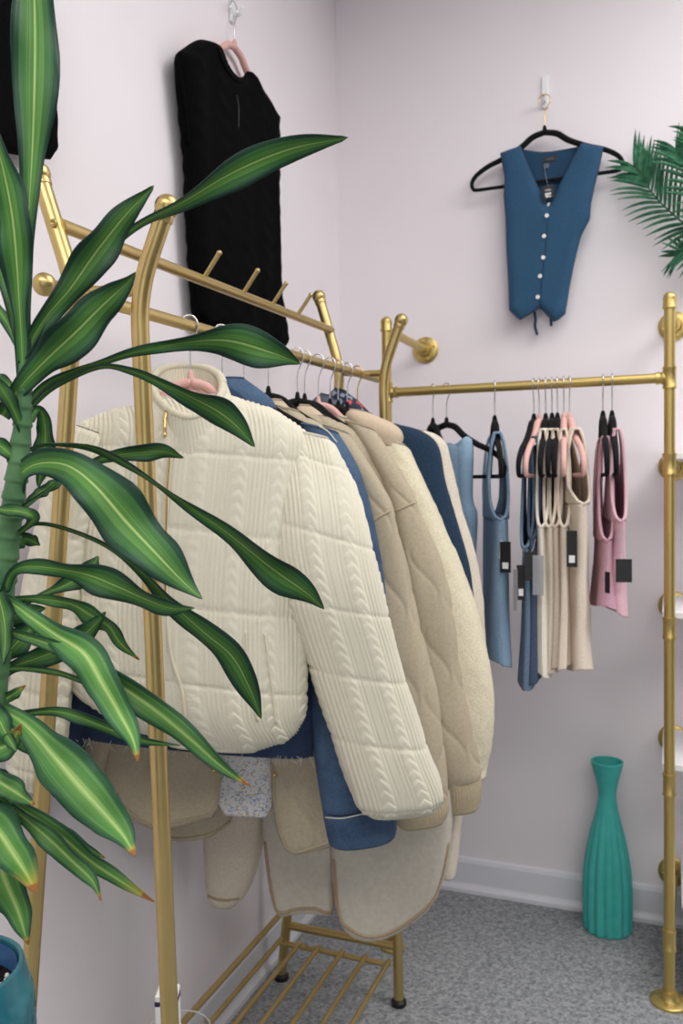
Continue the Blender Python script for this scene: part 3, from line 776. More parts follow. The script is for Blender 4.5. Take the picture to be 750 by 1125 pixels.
# cream cable jacket, foremost on the rail
H1 = on_rail(208); A1 = Plane(H1, math.radians(-11))
cj = empty('cable_jacket', hem_at(A1, 200, 815), 'cream cable-knit puffer jacket with zip, nearest on the gold rack', 'jacket')
body = [(168, 440, 250, 436, .035), (128, 449, 300, 452, .045), (98, 461, 335, 473, .052), (82, 480, 350, 500, .058), (76, 540, 344, 570, .062), (74, 620, 334, 650, .064), (72, 690, 336, 720, .066), (73, 730, 339, 765, .066), (88, 762, 334, 790, .062), (125, 790, 322, 808, .05), (180, 815, 285, 822, .03)]
v, f, uv = loft(A1, body, nz=270, na=640, disp=cable, wr=.006, seed=21, ex=.75)
cjb = MB().add(v, f, uv).build('jacket_body', M['cream'], cj)
slR = [(318, 474, 362, 484, .03), (306, 500, 385, 528, .05), (300, 545, 401, 580, .060, -.012), (299, 600, 413, 628, .064, -.016), (312, 650, 424, 672, .064, -.016), (332, 705, 437, 722, .062, -.012), (350, 765, 455, 780, .06, -.01), (370, 825, 472, 832, .058, -.01), (386, 868, 483, 862, .052, -.01), (394, 887, 486, 878, .044, -.01), (404, 896, 480, 888, .024, -.01)]
v, f, uv = loft(A1, slR, nz=270, na=330, disp=cable_sleeve, wr=.005, seed=22, ex=.8)
cjs = MB().add(v, f, uv).build('sleeve', M['cream'], cj)
slL = [(84, 468, 112, 478, .03), (58, 520, 104, 538, .05), (36, 600, 92, 620, .055), (20, 690, 84, 706, .058), (12, 770, 74, 786, .055), (10, 830, 66, 842, .05), (16, 858, 58, 864, .035)]
v, f, uv = loft(A1, slL, nz=220, na=240, disp=cable_sleeve, wr=.005, seed=23, ex=.8, vdef=-.02)
MB().add(v, f, uv).build('sleeve', M['cream'], cj)
def collar(pl, parent):
    """stand collar: high at the back, folded open at the zip"""
    n, m_ = 26, 420; V = []; UV = []
    C0 = pl.uz(214, 490); C1 = pl.uz(206, 422)
    th = np.linspace(0, 2 * PI, m_, endpoint=False)
    a0, a1 = .082, .058; b0, b1 = .047, .054
    for i in range(n):
        k = i / (n - 1); kk = k ** .8
        a = a0 + (a1 - a0) * kk; bb = b0 + (b1 - b0) * kk
        s, c = np.sin(th), np.cos(th)
        back = .5 + .5 * s                                     # s=+1 back, -1 front
        z = C0[1] + (.050 * back - .036 * (1 - back)) * (1 - kk) + kk * (C1[1] - C0[1] + .036 * back ** .7 - .060 * (1 - back) ** 1.4)
        u = C0[0] + (C1[0] - C0[0]) * kk + a * c; vv = bb * s - .004
        r = .0011 * np.cos(th * 70) ; u = u + r * c; vv = vv + r * s
        V.append(pl.W(u, z, vv)); UV.append(np.stack([th * .08, np.full(m_, k * .1)], 1))
    f = [q for q in gridfaces(n, m_, True)]
    mb = MB().add(np.concatenate(V), f, np.concatenate(UV)); o = mb.build('collar', M['cream'], parent, solid=.010)
    rim = MB(); tube(rim, np.vstack([V[-1], V[-1][:1]]), .0068, 10, False); rim.build('collar_rim', M['creamseam'], o)
    return o
cc = collar(A1, cj)
bv = bvh_of(cjb)
m = seam(bv, [(189, 494), (185, 520), (183, 570), (182, 640), (187, 716), (200, 760), (205, 812)], .0030, 70, .002); m.build('zip_tape', M['creamseam'], cj)
m = seam(bv, [(186.5, 500), (183.5, 540), (182, 600), (181, 660)], .0016, 60, .005); z_ = m.build('zip', M['goldwire'], cj)
bvc = bvh_of(cc, cjb)
m = seam(bvc, [(182, 452), (181, 466), (181, 480)], .0026, 14, .005); m.build('zip_pull', M['goldwire'], z_)
for L in ([(270, 694), (271, 720), (276, 760), (283, 792)], [(291, 696), (295, 730), (300, 765), (303, 795)]):
    m = seam(bv, L, .0024, 30, .001)
    if m: m.build('pocket_edge', M['creamseam'], cj)
bv = bvh_of(cjb, cjs)
hanger('clothes_hanger', H1, math.radians(-11), PNK, 'pink velvet hanger inside the cream cable-knit jacket')
m = MB(); pp = [A1.W(u, z, .012) for u, z in ((0, H1[2] - .095), (.0, H1[2] - .11))]
v, f, uv = inflate(A1, [(-.05, H1[2] - .165), (-.03, H1[2] - .125), (-.012, H1[2] - .104), (.012, H1[2] - .104), (.03, H1[2] - .125), (.05, H1[2] - .165)], T=.005, Rr=.01, cell=.004, wr=0, v0=.0)
o = bpy.data.objects['clothes_hanger'] if False else None
hk = [q for q in bpy.data.objects if q.get('label') == 'pink velvet hanger inside the cream cable-knit jacket'][0]
oo = MB().add(v, f, uv).build('shoulder_plate', M['pinkvelvet'])
oo.parent = hk; oo.matrix_parent_inverse = Matrix.LocRotScale(hk.location, hk.rotation_euler, hk.scale).inverted()

# blue denim jacket
H2 = on_rail(243); A2 = Plane(H2, math.radians(-9))
dj = empty('denim_jacket', hem_at(A2, 300, 828), 'blue denim jacket with frayed hem behind the cream cable-knit jacket', 'jacket')
body = [(248, 424, 280, 426, .02), (228, 434, 297, 446, .028), (170, 466, 334, 475, .035), (112, 505, 372, 530, .04), (108, 580, 356, 620, .042), (100, 680, 346, 710, .042), (84, 740, 346, 770, .042), (78, 784, 346, 800, .04), (80, 806, 344, 830, .034)]
v, f, uv = loft(A2, body, nz=110, na=160, wr=.006, seed=31)
djb = MB().add(v, f, uv).build('jacket_body', M['denimshade'], dj)
v, f, uv = loft(A2, [(248, 416, 270, 417, .014), (244, 424, 296, 437, .024), (250, 440, 304, 449, .028)], nz=20, na=60, wr=.001)
MB().add(v, f, uv).build('collar', M['denim'], dj)
sl = [(330, 466, 372, 477, .025), (335, 500, 394, 520, .038), (338, 560, 409, 575, .042), (340, 640, 422, 650, .043), (339, 740, 428, 742, .043), (343, 810, 431, 806, .043), (350, 862, 432, 856, .042), (355, 892, 432, 884, .04)]
v, f, uv = loft(A2, sl, nz=120, na=90, wr=.006, seed=32)
djs = MB().add(v, f, uv).build('sleeve', M['denim'], dj)
v, f, uv = loft(A2, [(354, 890, 433, 882, .043), (357, 906, 434, 898, .044), (361, 926, 433, 915, .043)], nz=26, na=80, wr=.002, seed=33)
djc = MB().add(v, f, uv).build('cuff', M['denim'], dj)
m = seam(bvh_of(djs, djc), [(357, 898), (375, 899), (395, 895), (420, 889)], .0013, 30); 
if m: m.build('cuff_stitching', M['stitch'], dj)
v, f, uv = loft(A2, [(98, 640, 130, 650, .03), (76, 710, 112, 720, .035), (62, 790, 96, 800, .036), (56, 866, 88, 872, .034)], nz=60, na=60, wr=.004, seed=34)
MB().add(v, f, uv).build('sleeve', M['denimshade'], dj)
m = seam(bvh_of(djs, djb), [(350, 468), (360, 474), (370, 486)], .0012, 20)
if m: m.build('shoulder_stitching', M['stitch'], dj)
m = MB(); rg = np.random.default_rng(5)
for k in range(70):
    x = rg.uniform(84, 340); y = 806 + (x - 80) / 264 * 24; q = A2.W(*A2.uz(x, y - 2), -.028 + rg.uniform(-.006, .01)); L = rg.uniform(.006, .022)
    tube(m, catmull([q, q - ZZ * L * .5 + A2.e * rg.normal(0, .003), q - ZZ * L + A2.e * rg.normal(0, .006)], 6), .0005, 4)
m.build('frayed_threads', M['stitch'], dj)['kind'] = 'stuff'
hanger('clothes_hanger', H2, math.radians(-9), BLK, 'black hanger of the denim jacket, second from the near end of the gold rack')

# a spare hook between, its hanger buried among the jackets
H3 = on_rail(267)
hanger('clothes_hanger', H3, math.radians(-2), BLK, 'black hanger between the denim jacket and front taupe jacket, third on the gold rack')

# two taupe quilted jackets
def taupe(H, yaw, lab, body, sleeve, cuff, coll, seedn, seams):
    A = Plane(H, math.radians(yaw))
    t = empty('quilted_jacket', hem_at(A, body[-1][0], body[-1][1]), lab, 'jacket')
    v, f, uv = loft(A, body, nz=110, na=160, wr=.005, seed=seedn, disp=onion); b_ = MB().add(v, f, uv).build('jacket_body', M['taupe'], t)
    v, f, uv = loft(A, sleeve, nz=170, na=140, wr=.006, seed=seedn + 1, disp=lambda p, l: onion(p, l) * np.clip((l - .13) / .05, 0, 1)); s_ = MB().add(v, f, uv).build('sleeve', M['taupe'], t)
    v, f, uv = loft(A, cuff, nz=24, na=140, wr=.001, seed=seedn, disp=rib); MB().add(v, f, uv).build('cuff', M['taupecuff'], t)
    v, f, uv = loft(A, coll, nz=24, na=80, wr=.001, seed=seedn); MB().add(v, f, uv).build('collar', M['taupecollar'], t)
    m = seam(bvh_of(s_), seams, .0022, 20, .001)
    if m: m.build('shoulder_seam', M['taupecuff'], t)
    return A, t
H4 = on_rail(294)
A4, qa = taupe(H4, -8, 'taupe quilted jacket with floral lining, directly behind the denim jacket',
    [(290, 444, 330, 454, .02), (262, 458, 360, 474, .03), (220, 490, 396, 522, .036), (190, 560, 404, 590, .038), (160, 660, 398, 690, .038), (140, 760, 380, 790, .034), (136, 800, 366, 806, .028)],
    [(352, 466, 384, 478, .022), (380, 510, 415, 528, .034), (394, 562, 431, 562, .040), (402, 640, 450, 638, .043), (406, 740, 473, 735, .044), (412, 820, 485, 818, .044), (428, 868, 490, 864, .04), (433, 884, 490, 876, .036)],
    [(430, 878, 491, 870, .036), (433, 894, 492, 886, .037), (437, 907, 488, 898, .033)],
    [(297, 440, 312, 441, .012), (294, 447, 324, 455, .02), (288, 462, 336, 474, .024)], 41, [(396, 574), (408, 573), (418, 567), (429, 561)])
def panel(A, poly, name, mat, par, v0, T=.012, seed=3, disp=onion, sm=1):
    v, f, uv = inflate(A, px(A, poly, v0), T=T, Rr=.025, cell=.005, v0=v0, seed=seed, disp=disp, wr=.003, back=.5, sm=sm); return MB().add(v, f, uv).build(name, mat, par)
pA = panel(A4, [(104, 770), (240, 770), (244, 820), (243, 862), (238, 897), (222, 901), (200, 908), (168, 913), (145, 902), (125, 884), (110, 868)], 'front_panel', M['taupe'], qa, -.040, seed=51)
pB = panel(A4, [(296, 790), (352, 790), (360, 860), (366, 930), (346, 936), (320, 941), (306, 922), (299, 885), (297, 840)], 'front_panel', M['taupe'], qa, -.030, seed=52)
panel(A4, [(232, 780), (306, 780), (302, 850), (299, 899), (270, 898), (240, 896), (234, 850)], 'floral_lining', M['floral'], qa, -.002, .004, seed=53, disp=None)['label'] = 'white lining with small blue floral print'
m = seam(bvh_of(pA), [(112, 868), (130, 881), (150, 898), (168, 906), (200, 901), (234, 891), (239, 862), (240, 822)], .0022, 60); m.build('edge_piping', M['taupecuff'], qa)
m = seam(bvh_of(pB), [(300, 840), (302, 885), (309, 920), (321, 936), (345, 931), (362, 925)], .0022, 50); m.build('edge_piping', M['taupecuff'], qa)
q = on_cloth(bvh_of(pB), 302, 851, .001)
if q is not None: m = MB(); lathe(m, q, -A4.n, [(.004, 0), (.0045, .001), (.003, .003), (.0005, .0035)], 14); m.build('snap_button', M['goldwire'], qa)
q = on_cloth(bvh_of(pA), 235, 846, .001)
if q is not None: m = MB(); lathe(m, q, -A4.n, [(.004, 0), (.0045, .001), (.003, .003), (.0005, .0035)], 14); m.build('snap_button', M['goldwire'], qa)
v, f, uv = loft(A4, [(112, 700, 150, 710, .026), (96, 780, 128, 790, .026), (90, 830, 116, 838, .026), (90, 866, 112, 870, .024)], nz=50, na=60, wr=.004, seed=57, vdef=-.055)
MB().add(v, f, uv).build('sleeve', M['taupe'], qa)
hanger('clothes_hanger', H4, math.radians(-8), BLK, 'black velvet hanger of the front taupe quilted jacket, fourth hook along the gold rack')

H5 = on_rail(326)
A5, qb = taupe(H5, -4, 'taupe quilted jacket with ribbed cuff, between the front taupe jacket and the sherpa coat',
    [(322, 450, 366, 462, .02), (300, 464, 396, 480, .03), (270, 500, 432, 528, .036), (240, 580, 440, 600, .038), (200, 700, 430, 720, .038), (190, 800, 410, 820, .032), (188, 850, 390, 850, .028)],
    [(378, 462, 412, 474, .022), (402, 500, 440, 520, .034), (424, 552, 457, 552, .040), (436, 620, 484, 618, .044), (446, 700, 501, 698, .046), (458, 780, 516, 778, .046), (474, 842, 526, 836, .042), (484, 862, 525, 852, .036)],
    [(482, 856, 527, 846, .036), (486, 872, 528, 864, .037), (490, 890, 525, 884, .033)],
    [(328, 446, 344, 447, .012), (324, 452, 358, 460, .02), (318, 468, 372, 480, .026)], 61, [(424, 566), (434, 562), (446, 556), (456, 552)])
pC = panel(A5, [(150, 780), (262, 780), (260, 850), (257, 902), (240, 915), (224, 923), (188, 926), (168, 914), (158, 890)], 'front_panel', M['taupe'], qb, -.034, seed=62)
m = seam(bvh_of(pC), [(165, 909), (190, 921), (222, 918), (240, 911), (253, 901)], .002, 40); 
if m: m.build('edge_piping', M['taupecuff'], qb)
hanger('clothes_hanger', H5, math.radians(-4), BLK, 'black velvet hanger of the second taupe quilted jacket, fifth hook along the gold rack')
hanger('clothes_hanger', on_rail(334), math.radians(6), BLK, 'black velvet hanger just beyond the second taupe jacket, sixth on the gold rack')

# long sherpa coat
H6 = on_rail(349); A6 = Plane(H6, math.radians(8))
lc = empty('sherpa_coat', hem_at(A6, 402, 1033), 'long cream sherpa coat with tan edges hanging lowest, behind the taupe jackets', 'coat')
v, f, uv = loft(A6, [(372, 458, 412, 466, .025), (352, 474, 440, 484, .035), (345, 510, 456, 515, .04), (340, 600, 462, 610, .042), (325, 700, 472, 710, .042), (308, 800, 484, 800, .04), (300, 890, 492, 890, .034)], nz=110, na=120, wr=.004, seed=71, disp=fleece)
MB().add(v, f, uv).build('coat_body', M['sherpa'], lc)
v, f, uv = loft(A6, [(384, 450, 404, 453, .02), (380, 457, 432, 466, .035), (384, 468, 442, 478, .04), (392, 482, 440, 492, .036)], nz=26, na=80, wr=.004, seed=79)
MB().add(v, f, uv).build('collar', M['taupecollar'], lc)
v, f, uv = loft(A6, [(408, 478, 446, 490, .03), (424, 530, 466, 528, .042), (438, 580, 487, 573, .047), (452, 640, 507, 624, .05), (466, 700, 526, 684, .053), (480, 765, 542, 758, .054), (490, 815, 542, 812, .05), (500, 852, 534, 850, .038)], nz=150, na=140, wr=.005, seed=72, disp=fleece)
MB().add(v, f, uv).build('sleeve', M['sherpa'], lc)
p1 = panel(A6, [(284, 860), (367, 860), (368, 930), (368, 1006), (356, 1006), (345, 1003), (325, 1004), (308, 1008), (300, 998), (294, 970), (288, 920)], 'front_panel', M['suede'], lc, -.034, .02, seed=73, disp=None)
p2 = panel(A6, [(363, 850), (498, 850), (500, 890), (497, 925), (489, 962), (478, 992), (455, 1014), (428, 1030), (404, 1034), (382, 1026), (369, 1006), (363, 950)], 'front_panel', M['suede'], lc, -.036, .03, seed=74, disp=lambda x, y: .006 * np.sin(x * 22 + 1.5) * np.clip((1.0 - y) * 3, 0, 1))
for pn, L in ((p1, [(291, 925), (296, 965), (302, 996), (309, 1003), (326, 999), (345, 998), (364, 1000), (365, 950)]), (p2, [(367, 945), (372, 1004), (385, 1021), (404, 1029), (427, 1025), (453, 1010), (475, 989), (486, 960), (493, 925)])):
    m = seam(bvh_of(pn), L, .0036, 70, .0005)
    if m: m.build('edge_binding', M['binding'], lc)
v, f, uv = loft(A6, [(238, 820, 288, 822, .036), (228, 870, 290, 872, .042), (226, 920, 288, 924, .042), (228, 965, 276, 968, .038), (231, 988, 262, 991, .032)], nz=70, na=90, wr=.004, seed=75, disp=fleece, vdef=-.01)
o = MB().add(v, f, uv).build('sleeve', M['sherpabeige'], lc)
m = seam(bvh_of(o), [(229, 984), (238, 988), (250, 989), (262, 987)], .0032, 24, .0005)
if m: m.build('edge_binding', M['binding'], lc)
hanger('clothes_hanger', H6, math.radians(8), PNK, 'pink velvet hanger above the long sherpa coat, seventh hook along the gold rack')

# garments at the far end of the gold rack
H7 = on_rail(362); A7 = Plane(H7, math.radians(12))
nv = empty('navy_coat', hem_at(A7, 500, 800), 'dark blue coat showing a shoulder and sleeve behind the sherpa coat', 'coat')
v, f, uv = loft(A7, [(404, 462, 440, 467, .022), (400, 468, 464, 474, .035), (410, 490, 481, 490, .04), (420, 530, 489, 528, .042), (432, 580, 503, 576, .042), (446, 640, 518, 634, .042), (456, 700, 526, 700, .042), (462, 790, 528, 790, .038)], nz=110, na=100, wr=.005, seed=81)
MB().add(v, f, uv).build('coat_body', M['navy'], nv)
hanger('clothes_hanger', H7, math.radians(12), BLK, 'black hanger of the dark blue coat, eighth hook along the gold rack')
H8 = on_rail(371); A8 = Plane(H8, math.radians(16))
bf = empty('fleece_jacket', hem_at(A8, 510, 960), 'beige fleece jacket showing as a narrow strip behind the dark blue coat', 'jacket')
v, f, uv = loft(A8, [(430, 470, 470, 474, .022), (436, 478, 487, 486, .032), (450, 510, 495, 512, .036), (464, 560, 506, 558, .038), (476, 630, 525, 626, .038), (480, 700, 533, 696, .038), (482, 800, 530, 800, .036), (478, 890, 508, 888, .034), (474, 955, 500, 962, .03)], nz=120, na=100, wr=.004, seed=82, disp=fleece)
MB().add(v, f, uv).build('jacket_body', M['sherpabeige'], bf)
hanger('clothes_hanger', H8, math.radians(16), BLK, 'black hanger of the beige fleece jacket, ninth hook along the gold rack')
A9 = Plane(on_rail(381), math.radians(18))
gk = empty('grey_knit', hem_at(A9, 350, 640), 'grey marl knit whose shoulder peeks out at the far end of the gold rack', 'sweater')
v, f, uv = loft(A9, [(352, 433, 364, 436, .012), (344, 441, 374, 449, .022), (334, 458, 386, 470, .028), (330, 520, 392, 530, .03), (336, 640, 390, 640, .028)], nz=60, na=70, wr=.003, seed=83)
MB().add(v, f, uv).build('knit_body', M['greyknit'], gk)
A10 = Plane(on_rail(392), math.radians(20))
npk = empty('patterned_sweater', hem_at(A10, 380, 640), 'navy sweater with red pattern peeking out at the far end of the gold rack', 'sweater')
v, f, uv = loft(A10, [(368, 427, 380, 430, .016), (362, 433, 396, 443, .028), (354, 448, 408, 461, .034), (350, 500, 412, 510, .032), (354, 640, 410, 640, .03)], nz=60, na=70, wr=.004, seed=84)
MB().add(v, f, uv).build('knit_body', M['navyprint'], npk)
hanger('clothes_hanger', on_rail(381), math.radians(18), BLK, 'black hanger of the grey marl knit, tenth hook along the gold rack')
hanger('clothes_hanger', on_rail(392), math.radians(20), BLKG, 'gold-hooked black hanger, last one at the far end of the gold rack')

# ------------------------------------------------------------------ tops and rompers on the brass wall rail
def rail2(x):
    P = onP(x, 424, PF, NR); s = (P - PF) @ UR
    return PR(s, 0, PRAIL)
def zof(P, x, y):
    n = np.array([0, 1.0, 0]); return onP(x, y, P, n)[2]
def tank(P, phi, z_sh, z_ua, z_neck, z_hem, au, ah, b, bh, mat, name, label, cat, group=None, seed=1, fold=.004, slit=False, sh=(.055, .10), armw=None):
    pl = Plane(P, PI / 2 + phi); t = empty(name, [P[0], P[1], z_hem], label, cat, group)
    nz, na = 90, 120; V = []; UV = []; th = np.linspace(0, 2 * PI, na, endpoint=False)
    c = np.sign(np.cos(th)) * np.abs(np.cos(th)) ** .8; s = np.sign(np.sin(th)) * np.abs(np.sin(th)) ** .8
    for i in range(nz):
        k = i / (nz - 1); z = z_ua + (z_hem - z_ua) * k
        a = au + (ah - au) * k - .012 * math.sin(PI * k); bb = b + (bh - b) * k ** 1.3
        ph = th * 5 + seed; fo = fold * np.sin(ph + 2 * k) * 1.2 * k
        x = a * c + .010 * k * math.sin(seed) ; y = bb * s + fo * np.sign(s) * .8 + .003 * wobble(x, np.full_like(x, z), seed)
        V.append(pl.W(x, np.full(na, z) + (.010 * np.sin(2 * th + seed) * k), y)); UV.append(np.stack([x, np.full(na, z)], 1))
    mb = MB().add(np.concatenate(V), gridfaces(nz, na, True), np.concatenate(UV))
    nq, nu = 56, 9
    for sg in (1, -1):
        V = []; UV = []
        for i in range(nq):
            q = i / (nq - 1); up = 1 - abs(2 * q - 1); front = q < .5
            z = z_ua + (z_sh - z_ua) * up; kz = up
            uo = np.interp(kz, [0, .08, .22, .5, .85, 1], [au, au * .90, sh[1] * 1.22, sh[1] * 1.02, sh[1], sh[1] * .98])
            zn = z_neck if front else z_neck + (z_sh - z_neck) * .55
            kn_ = np.clip((z - zn) / max(z_sh - zn, 1e-4), 0, 1); ui = sh[0] * kn_ ** .55 if z > zn else 0
            bb = b * (1 - kz ** 2.2) ** .6 + .004
            uu = np.linspace(ui, uo, nu); y = (-1 if front else 1) * bb * np.clip(1 - (uu / au) ** 2.5, .0, 1) ** .4
            if up > .995: y = y * 0
            V.append(pl.W(sg * uu, z - .02 * (uu - ui) * kz - .10 * np.clip(uu - ui, 0, 1) * (kz > .9) * kz, y)); UV.append(np.stack([uu, np.full(nu, z)], 1))
        mb.add(np.concatenate(V), gridfaces(nq, nu), np.concatenate(UV))
        ed = np.array([q[-1] for q in V]); 
        tube(mb, ed, .0030, 6)
    body_ = mb.build('cloth_body', mat, t, solid=.0025)
    return pl, t
def card(par, P, w, h, yaw, mat, name='price_tag', bar=False, thread=None):
    e = np.array([math.cos(yaw), -math.sin(yaw), 0]); n = np.array([math.sin(yaw), math.cos(yaw), 0])
    m = MB(); box(m, P, e * w / 2, n * .0009, ZZ * h / 2, .0007); o = m.build(name, mat, par, smooth=False)
    if bar: m = MB(); box(m, np.asarray(P) - n * .0012 - ZZ * h * .28, e * w * .28, n * .0004, ZZ * h * .1, .0002); m.build('tag_sticker', M['whitetag'], o, smooth=False)
    if thread is not None: tube(MB(), catmull([P + ZZ * h / 2, (P + thread) / 2 + ZZ * .01, thread], 12), .0006, 6).build('tag_thread', M['thread'], o)
    return o
def hang2(x, phi, kind, label, sx=.86):
    P = rail2(x); h = hanger('clothes_hanger', P, PI / 2 + phi, kind, label); h.scale = (sx, 1, 1.0); return P

# two blue tank tops turned towards the room, at the left end
def front_top(x, poly, yaw, mat, lab, hlab, seed):
    P = rail2(x); pl = Plane(P, yaw); hanger('clothes_hanger', P, yaw, BLK, hlab, sx=.9 if x > 480 else .6)
    t = empty('tank_shirt', pl.W(*pl.uz(500, 640)), lab, 'tank top')
    v, f, uv = inflate(pl, px(pl, poly, -.018), T=.030, Rr=.05, cell=.006, wr=.004, seed=seed, v0=-.018); MB().add(v, f, uv).build('cloth_body', mat, t)
    return pl, t
front_top(490, [(470, 482), (475, 478), (480, 477), (486, 484), (497, 489), (506, 484), (511, 479), (517, 480), (518, 497), (517, 530), (517, 552), (523, 562), (521, 600), (519, 660), (518, 720), (480, 715), (470, 640), (464, 560), (466, 520), (470, 500)], math.radians(50), M['lightblue'],
          'light blue tank top facing the room, left end of the brass rail', 'black velvet hanger of the light blue tank top, second from left on brass rail', 91)
front_top(475, [(468, 486), (472, 484), (476, 490), (482, 494), (488, 490), (492, 486), (497, 487), (499, 500), (498, 540), (503, 560), (502, 620), (500, 700), (470, 700), (462, 620), (460, 560), (464, 510)], math.radians(74), M['slatedusty'],
          'grey-blue top mostly hidden behind the light blue tank top', 'black velvet hanger at the left end of the brass rail, first hook', 92)
# dusty blue dress
P = hang2(543, math.radians(6), BLK, 'black velvet hanger of the long dusty blue dress on the brass rail')
pl, t = tank(P, math.radians(6), zof(P, 548, 474), zof(P, 553, 568), zof(P, 548, 555), zof(P, 543, 716), .165, .175, .026, .034, M['skyblue'], 'tank_dress', 'long dusty blue tank dress hanging alone on the brass rail', 'dress', seed=3)
card(t, atY(555, 612, P[1] - .17), .027, .076, .5, M['blacktag'], bar=True, thread=atY(553, 575, P[1] - .165))
card(t, atY(549, 604, P[1] - .160), .018, .045, .9, M['whitetag'], 'care_card')
# two blue rompers
P = hang2(586, math.radians(24), BLK, 'black velvet hanger of the grey-blue romper, leftmost hook of the middle cluster')
pl, t = tank(P, math.radians(21), zof(P, 578, 486), zof(P, 570, 598), zof(P, 575, 580), zof(P, 567, 740), .165, .165, .014, .030, M['slatedusty'], 'romper', 'grey-blue romper at the left of the middle cluster on the brass rail', 'romper', seed=5)
card(t, atY(572, 640, P[1] - .17), .020, .085, .3, M['blacktag'], bar=True, thread=atY(574, 602, P[1] - .16))
card(t, atY(566, 648, P[1] - .17), .014, .10, 1.0, M['greytag'], 'plastic_sleeve')
P = hang2(592, math.radians(23), PNK, 'pink velvet hanger of the slate blue romper in the middle cluster')
pl, t = tank(P, math.radians(20), zof(P, 588, 478), zof(P, 584, 588), zof(P, 586, 575), zof(P, 574, 736), .160, .160, .013, .026, M['slate'], 'romper', 'dark slate blue romper beside the grey-blue romper in the middle cluster', 'romper', seed=6)
card(t, atY(583, 622, P[1] - .18), .030, .070, .2, M['blacktag'], thread=atY(588, 592, P[1] - .16))
card(t, atY(591, 632, P[1] - .19), .026, .095, .4, M['greytag'], 'plastic_sleeve')
# ivory and oat rompers
for i, (x, kd, mt, lab, hl, ph, by, col_) in enumerate([
    (599, BLK, 'ivory', 'ivory romper on a black hanger, right beside the slate blue romper', 'black velvet hanger, leftmost of the three with ivory and cream straps', 17.5, 727, 0),
    (606, BLK, 'oat', 'oat romper on a black hanger, middle of the pale cluster', 'black velvet hanger, middle one of the three with ivory and cream straps', 17, 722, 0),
    (612, BLK, 'taupejersey', 'taupe romper on a black hanger, third of the pale cluster', 'black velvet hanger, rightmost of the three with ivory and cream straps', 17, 718, 0),
    (619, PNK, 'oat', 'oat romper on a pink hanger, second from the right of the pale cluster', 'pink velvet hanger of the oat romper in the middle cluster', 15, 722, 0),
    (625, PNK, 'oat', 'oat romper with wide rolled armhole, rightmost of the pale cluster', 'pink velvet hanger at the right end of the middle cluster', 5.0, 724, 1)]):
    P = hang2(x, math.radians(ph), kd, hl)
    pl, t = tank(P, math.radians(ph), zof(P, x, 470), zof(P, x, 576 if not col_ else 552), zof(P, x, 560), zof(P, x, by), .165 if not col_ else .185, .165, .014 if not col_ else .026, .026 if not col_ else .030, M[mt], 'romper', lab, 'romper', seed=10 + i, fold=.006)
    if i == 3: card(t, atY(628, 603, P[1] - .20), .024, .086, .35, M['blacktag'], bar=True, thread=atY(625, 570, P[1] - .17))
# pink tops
P = hang2(662, math.radians(14.5), BLK, 'black velvet hanger of the rose pink top, second from right on brass rail')
pl, t = tank(P, math.radians(14), zof(P, 664, 478), zof(P, 668, 590), zof(P, 666, 570), zof(P, 660, 660), .155, .16, .018, .03, M['rose'], 'tank_shirt', 'rose pink top, left one of the pink pair on the brass rail', 'tank top', seed=21)
card(t, atY(667, 640, P[1] - .18), .014, .05, 1.0, M['blacktag'], thread=atY(668, 606, P[1] - .16))
P = hang2(672, math.radians(15), BLK, 'black velvet hanger of the blush pink top, last at right on brass rail')
pl, t = tank(P, math.radians(10.5), zof(P, 673, 470), zof(P, 680, 570), zof(P, 676, 560), zof(P, 672, 665), .155, .15, .018, .028, M['blush'], 'tank_shirt', 'blush pink top, right one of the pink pair on the brass rail', 'tank top', seed=22)
card(t, atY(685, 627, P[1] - .19), .036, .054, .2, M['blacktag'], thread=atY(684, 578, P[1] - .15))

# ------------------------------------------------------------------ potted dracaena in front
PY = .80
PC = atY(-54, 1066, PY)
plant = empty('potted_dracaena', PC - ZZ * .17, 'potted dracaena with long striped leaves in a blue textured pot', 'plant')
mb = MB(); n, ns = 90, 160; th = np.linspace(0, 2 * PI, ns, endpoint=False); V = []
prof = catmull(np.array([(.050, -.17), (.058, -.168), (.068, -.14), (.0735, -.09), (.0745, -.05), (.071, -.02), (.0672, -.004), (.0655, .001), (.0625, .0015), (.0605, -.004), (.0600, -.03), (.059, -.06)]), n)
for r, z in prof:
    d = 0
    if -.15 < z < -.022 and r > .061:
        row = int((z + .15) / .009); q = np.mod(th * 22 / (2 * PI) + (row % 2) * .5 + z * 30 * (1 if row % 2 else -1), 1.0); zz = np.mod((z + .15) / .009, 1.0)
        d = .0017 * (np.clip(np.minimum(q, 1 - q) / .10, 0, 1) * np.clip(min(zz, 1 - zz) / .18, 0, 1))
    rr = r + d; V.append(np.stack([PC[0] + rr * np.cos(th), PC[1] + rr * np.sin(th), np.full(ns, PC[2] + z)], 1))
mb.add(np.concatenate(V), gridfaces(n, ns, True) + [tuple(range(ns))[::-1]]).build('pot', M['pot'], plant, auto=60)
mb = MB(); V = [np.stack([PC[0] + r * np.cos(th), PC[1] + r * np.sin(th), np.full(ns, PC[2] + z)], 1) for r, z in [(.0596, -.0035), (.0594, -.02), (.0586, -.045)]]
mb.add(np.concatenate(V), gridfaces(3, ns, True)).build('pot_lining', M['potin'], plant)
mb = MB(); V = []
rg = np.random.default_rng(3)
for r in np.linspace(.001, .0588, 16): V.append(np.stack([PC[0] + r * np.cos(th), PC[1] + r * np.sin(th), PC[2] - .026 + .0035 * rg.normal(size=ns) * (r < .056)], 1))
mb.add(np.concatenate(V), gridfaces(16, ns, True) + [tuple(range(ns))]).build('soil', M['soil'], plant, smooth=False)
m = MB()
